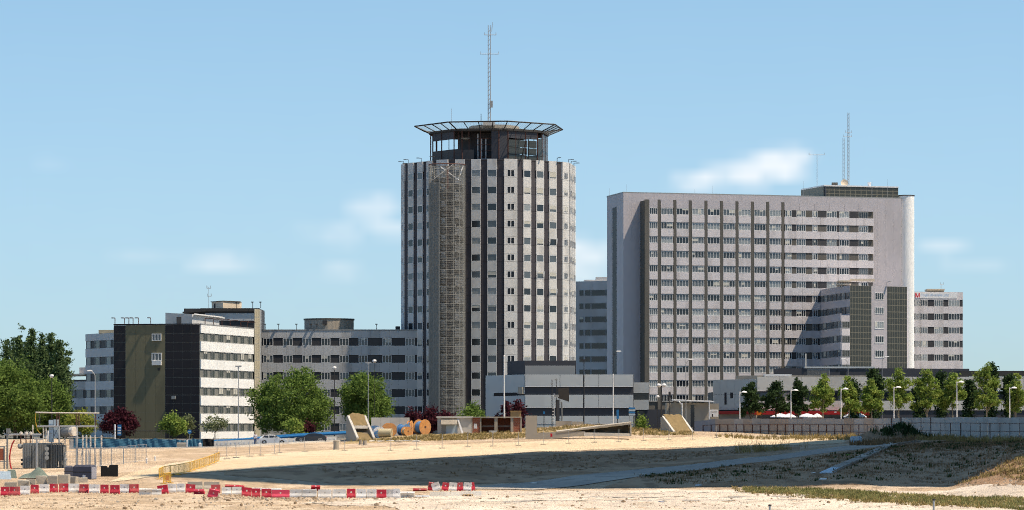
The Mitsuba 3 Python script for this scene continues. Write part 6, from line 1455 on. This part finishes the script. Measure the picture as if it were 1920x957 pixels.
put('round_valve', MB().lathe([(0, .3), (.22, .25), (.3, 0), (.2, -.2), (0, -.25)], tuple(Q(38, 838, .2)), 14), 'frame_grey', tr)
put('wheel', MB().tube(Q(42, 863, -.3), Q(41, 863, -.5), .13, n=12), 'dark_steel', tr); put('wheel', MB().tube(Q(42, 871, -.3), Q(41, 871, -.5), .13, n=12), 'dark_steel', tr)
k = thing('red_hose', 'red hose hanging in an arc left of the transformer', 'hose'); own(k, MB().path([Q(27, 826, -.3), Q(23, 833, -.3), Q(19.5, 845, -.3), Q(18, 858, -.3), Q(19, 871, -.3), Q(22, 883, -.4)], .075, 8), 'red_rubber')
k = thing('switch_cabinet', 'dark equipment frame cut by the left edge beside the transformer', 'cabinet')
put('frame', MB().tube(Q(-6, 884, .2), Q(-6, 838, .2), .08).tube(Q(8, 884, .2), Q(8, 838, .2), .08).tube(Q(-8, 838, .2), Q(10, 838, .2), .07).tube(Q(-8, 866, .2), Q(14, 866, .2), .05), 'tank_grey', k); put('box', MB().box(XP(-6, d), XP(6, d), d+.2, d+.9, ZP(864, d), ZP(842, d)), 'brick_red', k)
# crates, blocks and rubble around it
def gp(px, py): return gnd(px, py)
for i, (a, b, t, bt, yaw, m, lab) in enumerate(((119, 137, 874, 895, .1, 'crate_dark', 'dark crate standing right of the transformer, left one of two'), (137, 178, 873, 900, -.35, 'crate_dark', 'big dark crate with a pale right side near the transformer'))):
    g = gp((a+b)/2, bt); w = (b-a)*g[1]/F*.92; h = (bt-t)*g[1]/F
    k = thing('crate', lab, 'crate'); M = place(g[0], g[1]+.5, g[2], yaw)
    put('box', to_tm(hull([[x, y, z] for x in (-w/2, w/2) for y in (-.55, .55) for z in (0, h*.86)]+[[x, y, h] for x in (-w/2+.15, w/2-.15) for y in (-.4, .4)])), m, k, M)
    put('end_board', MB().box(w/2-.01, w/2+.05, -.5, .5, .05, h*.84), 'crate_pale', k, M); put('lid_strap', MB().box(-w/2-.02, w/2+.02, -.57, -.54, h*.45, h*.52), 'dark_steel', k, M)
    if i: put('paper_label', MB().box(.1, .35, -.6, -.555, .1, .4), 'white_paint', k, M)
g = gp(205, 894); k = thing('black_container', 'low black rubber container with a dented rim right of the crates', 'container')
own(k, to_tm(hull([[x, y, z] for x in (-.78, -.1) for y in (-.4, .4) for z in (0, .98)])+hull([[x, y, z] for x in (-.2, .8) for y in (-.4, .4) for z in (0, 1.08)])-hull([[x, -.6, z] for x, z in ((-.35, 1.2), (.1, 1.2), (-.12, .75))]+[[x, .6, z] for x, z in ((-.35, 1.2), (.1, 1.2), (-.12, .75))])), 'black_rubber', place(g[0], g[1], g[2], .05))
for i, (a, b, t, bt) in enumerate(((68, 87, 894, 908), (88, 108, 893, 909), (109.5, 129, 892, 909), (130, 143, 895, 907), (143, 163, 898, 906), (8, 30, 905, 914), (33, 54, 902, 913), (50, 66, 900, 909))):
    g = gp((a+b)/2, bt); w = (b-a)*g[1]/F; h = (bt-t)*g[1]/F
    k = thing('concrete_block', f'grey concrete block lying behind the left barrier row, {nth([3, 4, 5, 6, 7, 0, 1, 2][i])} from the left', 'block', 'concrete blocks behind the left barriers')
    v = np.array([[x, y, z] for x in (-w/2, w/2) for y in (-.4, .4) for z in (-.1, h)])+R_(i).uniform(-.06, .06, (8, 3)); v2 = v*np.array([.93, .93, 1]); v2[:, 2] += np.where(v[:, 2] > 0, .05, 0)
    own(k, to_tm(hull(np.vstack([v, v2]))), 'concrete', place(g[0], g[1]+.3, g[2], R_(i).uniform(-.25, .25)))
k = thing('green_net', 'grey green debris net heaped over rubble in front of the transformer', 'net'); g = gp(62, 898)
X, Y = np.meshgrid(np.linspace(-1.3, 1.4, 22), np.linspace(-.9, .9, 16)); Z = np.maximum(0, 1.05*np.exp(-((X-.5)/.75)**2-(Y/.55)**2)+.35*np.exp(-((X+.7)/.5)**2-(Y/.6)**2))+.12*(meshkit.fbm(np.stack([X*3, Y*3, X*0], -1), 3, 4)-.4)
own(k, grid_mesh(X, Y, Z), 'net_cloth', place(*g), smooth=True)
for i, (px, py, w, h, m, lab) in enumerate(((10, 900, 1.1, .75, 'pale_blue', 'grey blue metal plate leaning at the left edge'), (24, 897, .8, .8, 'net_cloth', 'greenish metal plate leaning beside the net'))):
    g = gp(px, py); k = thing('metal_plate', lab, 'plate'); own(k, MB().hexa([[-w/2, 0, 0], [w/2, 0, 0], [w/2, .06, 0], [-w/2, .06, 0]], [[-w/2-.1, .35, h], [w/2-.15, .35, h], [w/2-.15, .41, h], [-w/2-.1, .41, h]]), m, place(*g, .2*i))
for i, (px, py, h) in enumerate(((275, 870, .55), (291, 865, .45))):
    g = gp(px, py); k = thing('white_stake', ['short white marker stake on the sand, left one of two', 'short white marker stake on the sand, right one of two'][i], 'stake'); own(k, MB().tube(g, g+[0, 0, h], .09, n=8).tube(g+[0, 0, h], g+[0, 0, h+.06], .09, .03, n=8), 'white_paint')
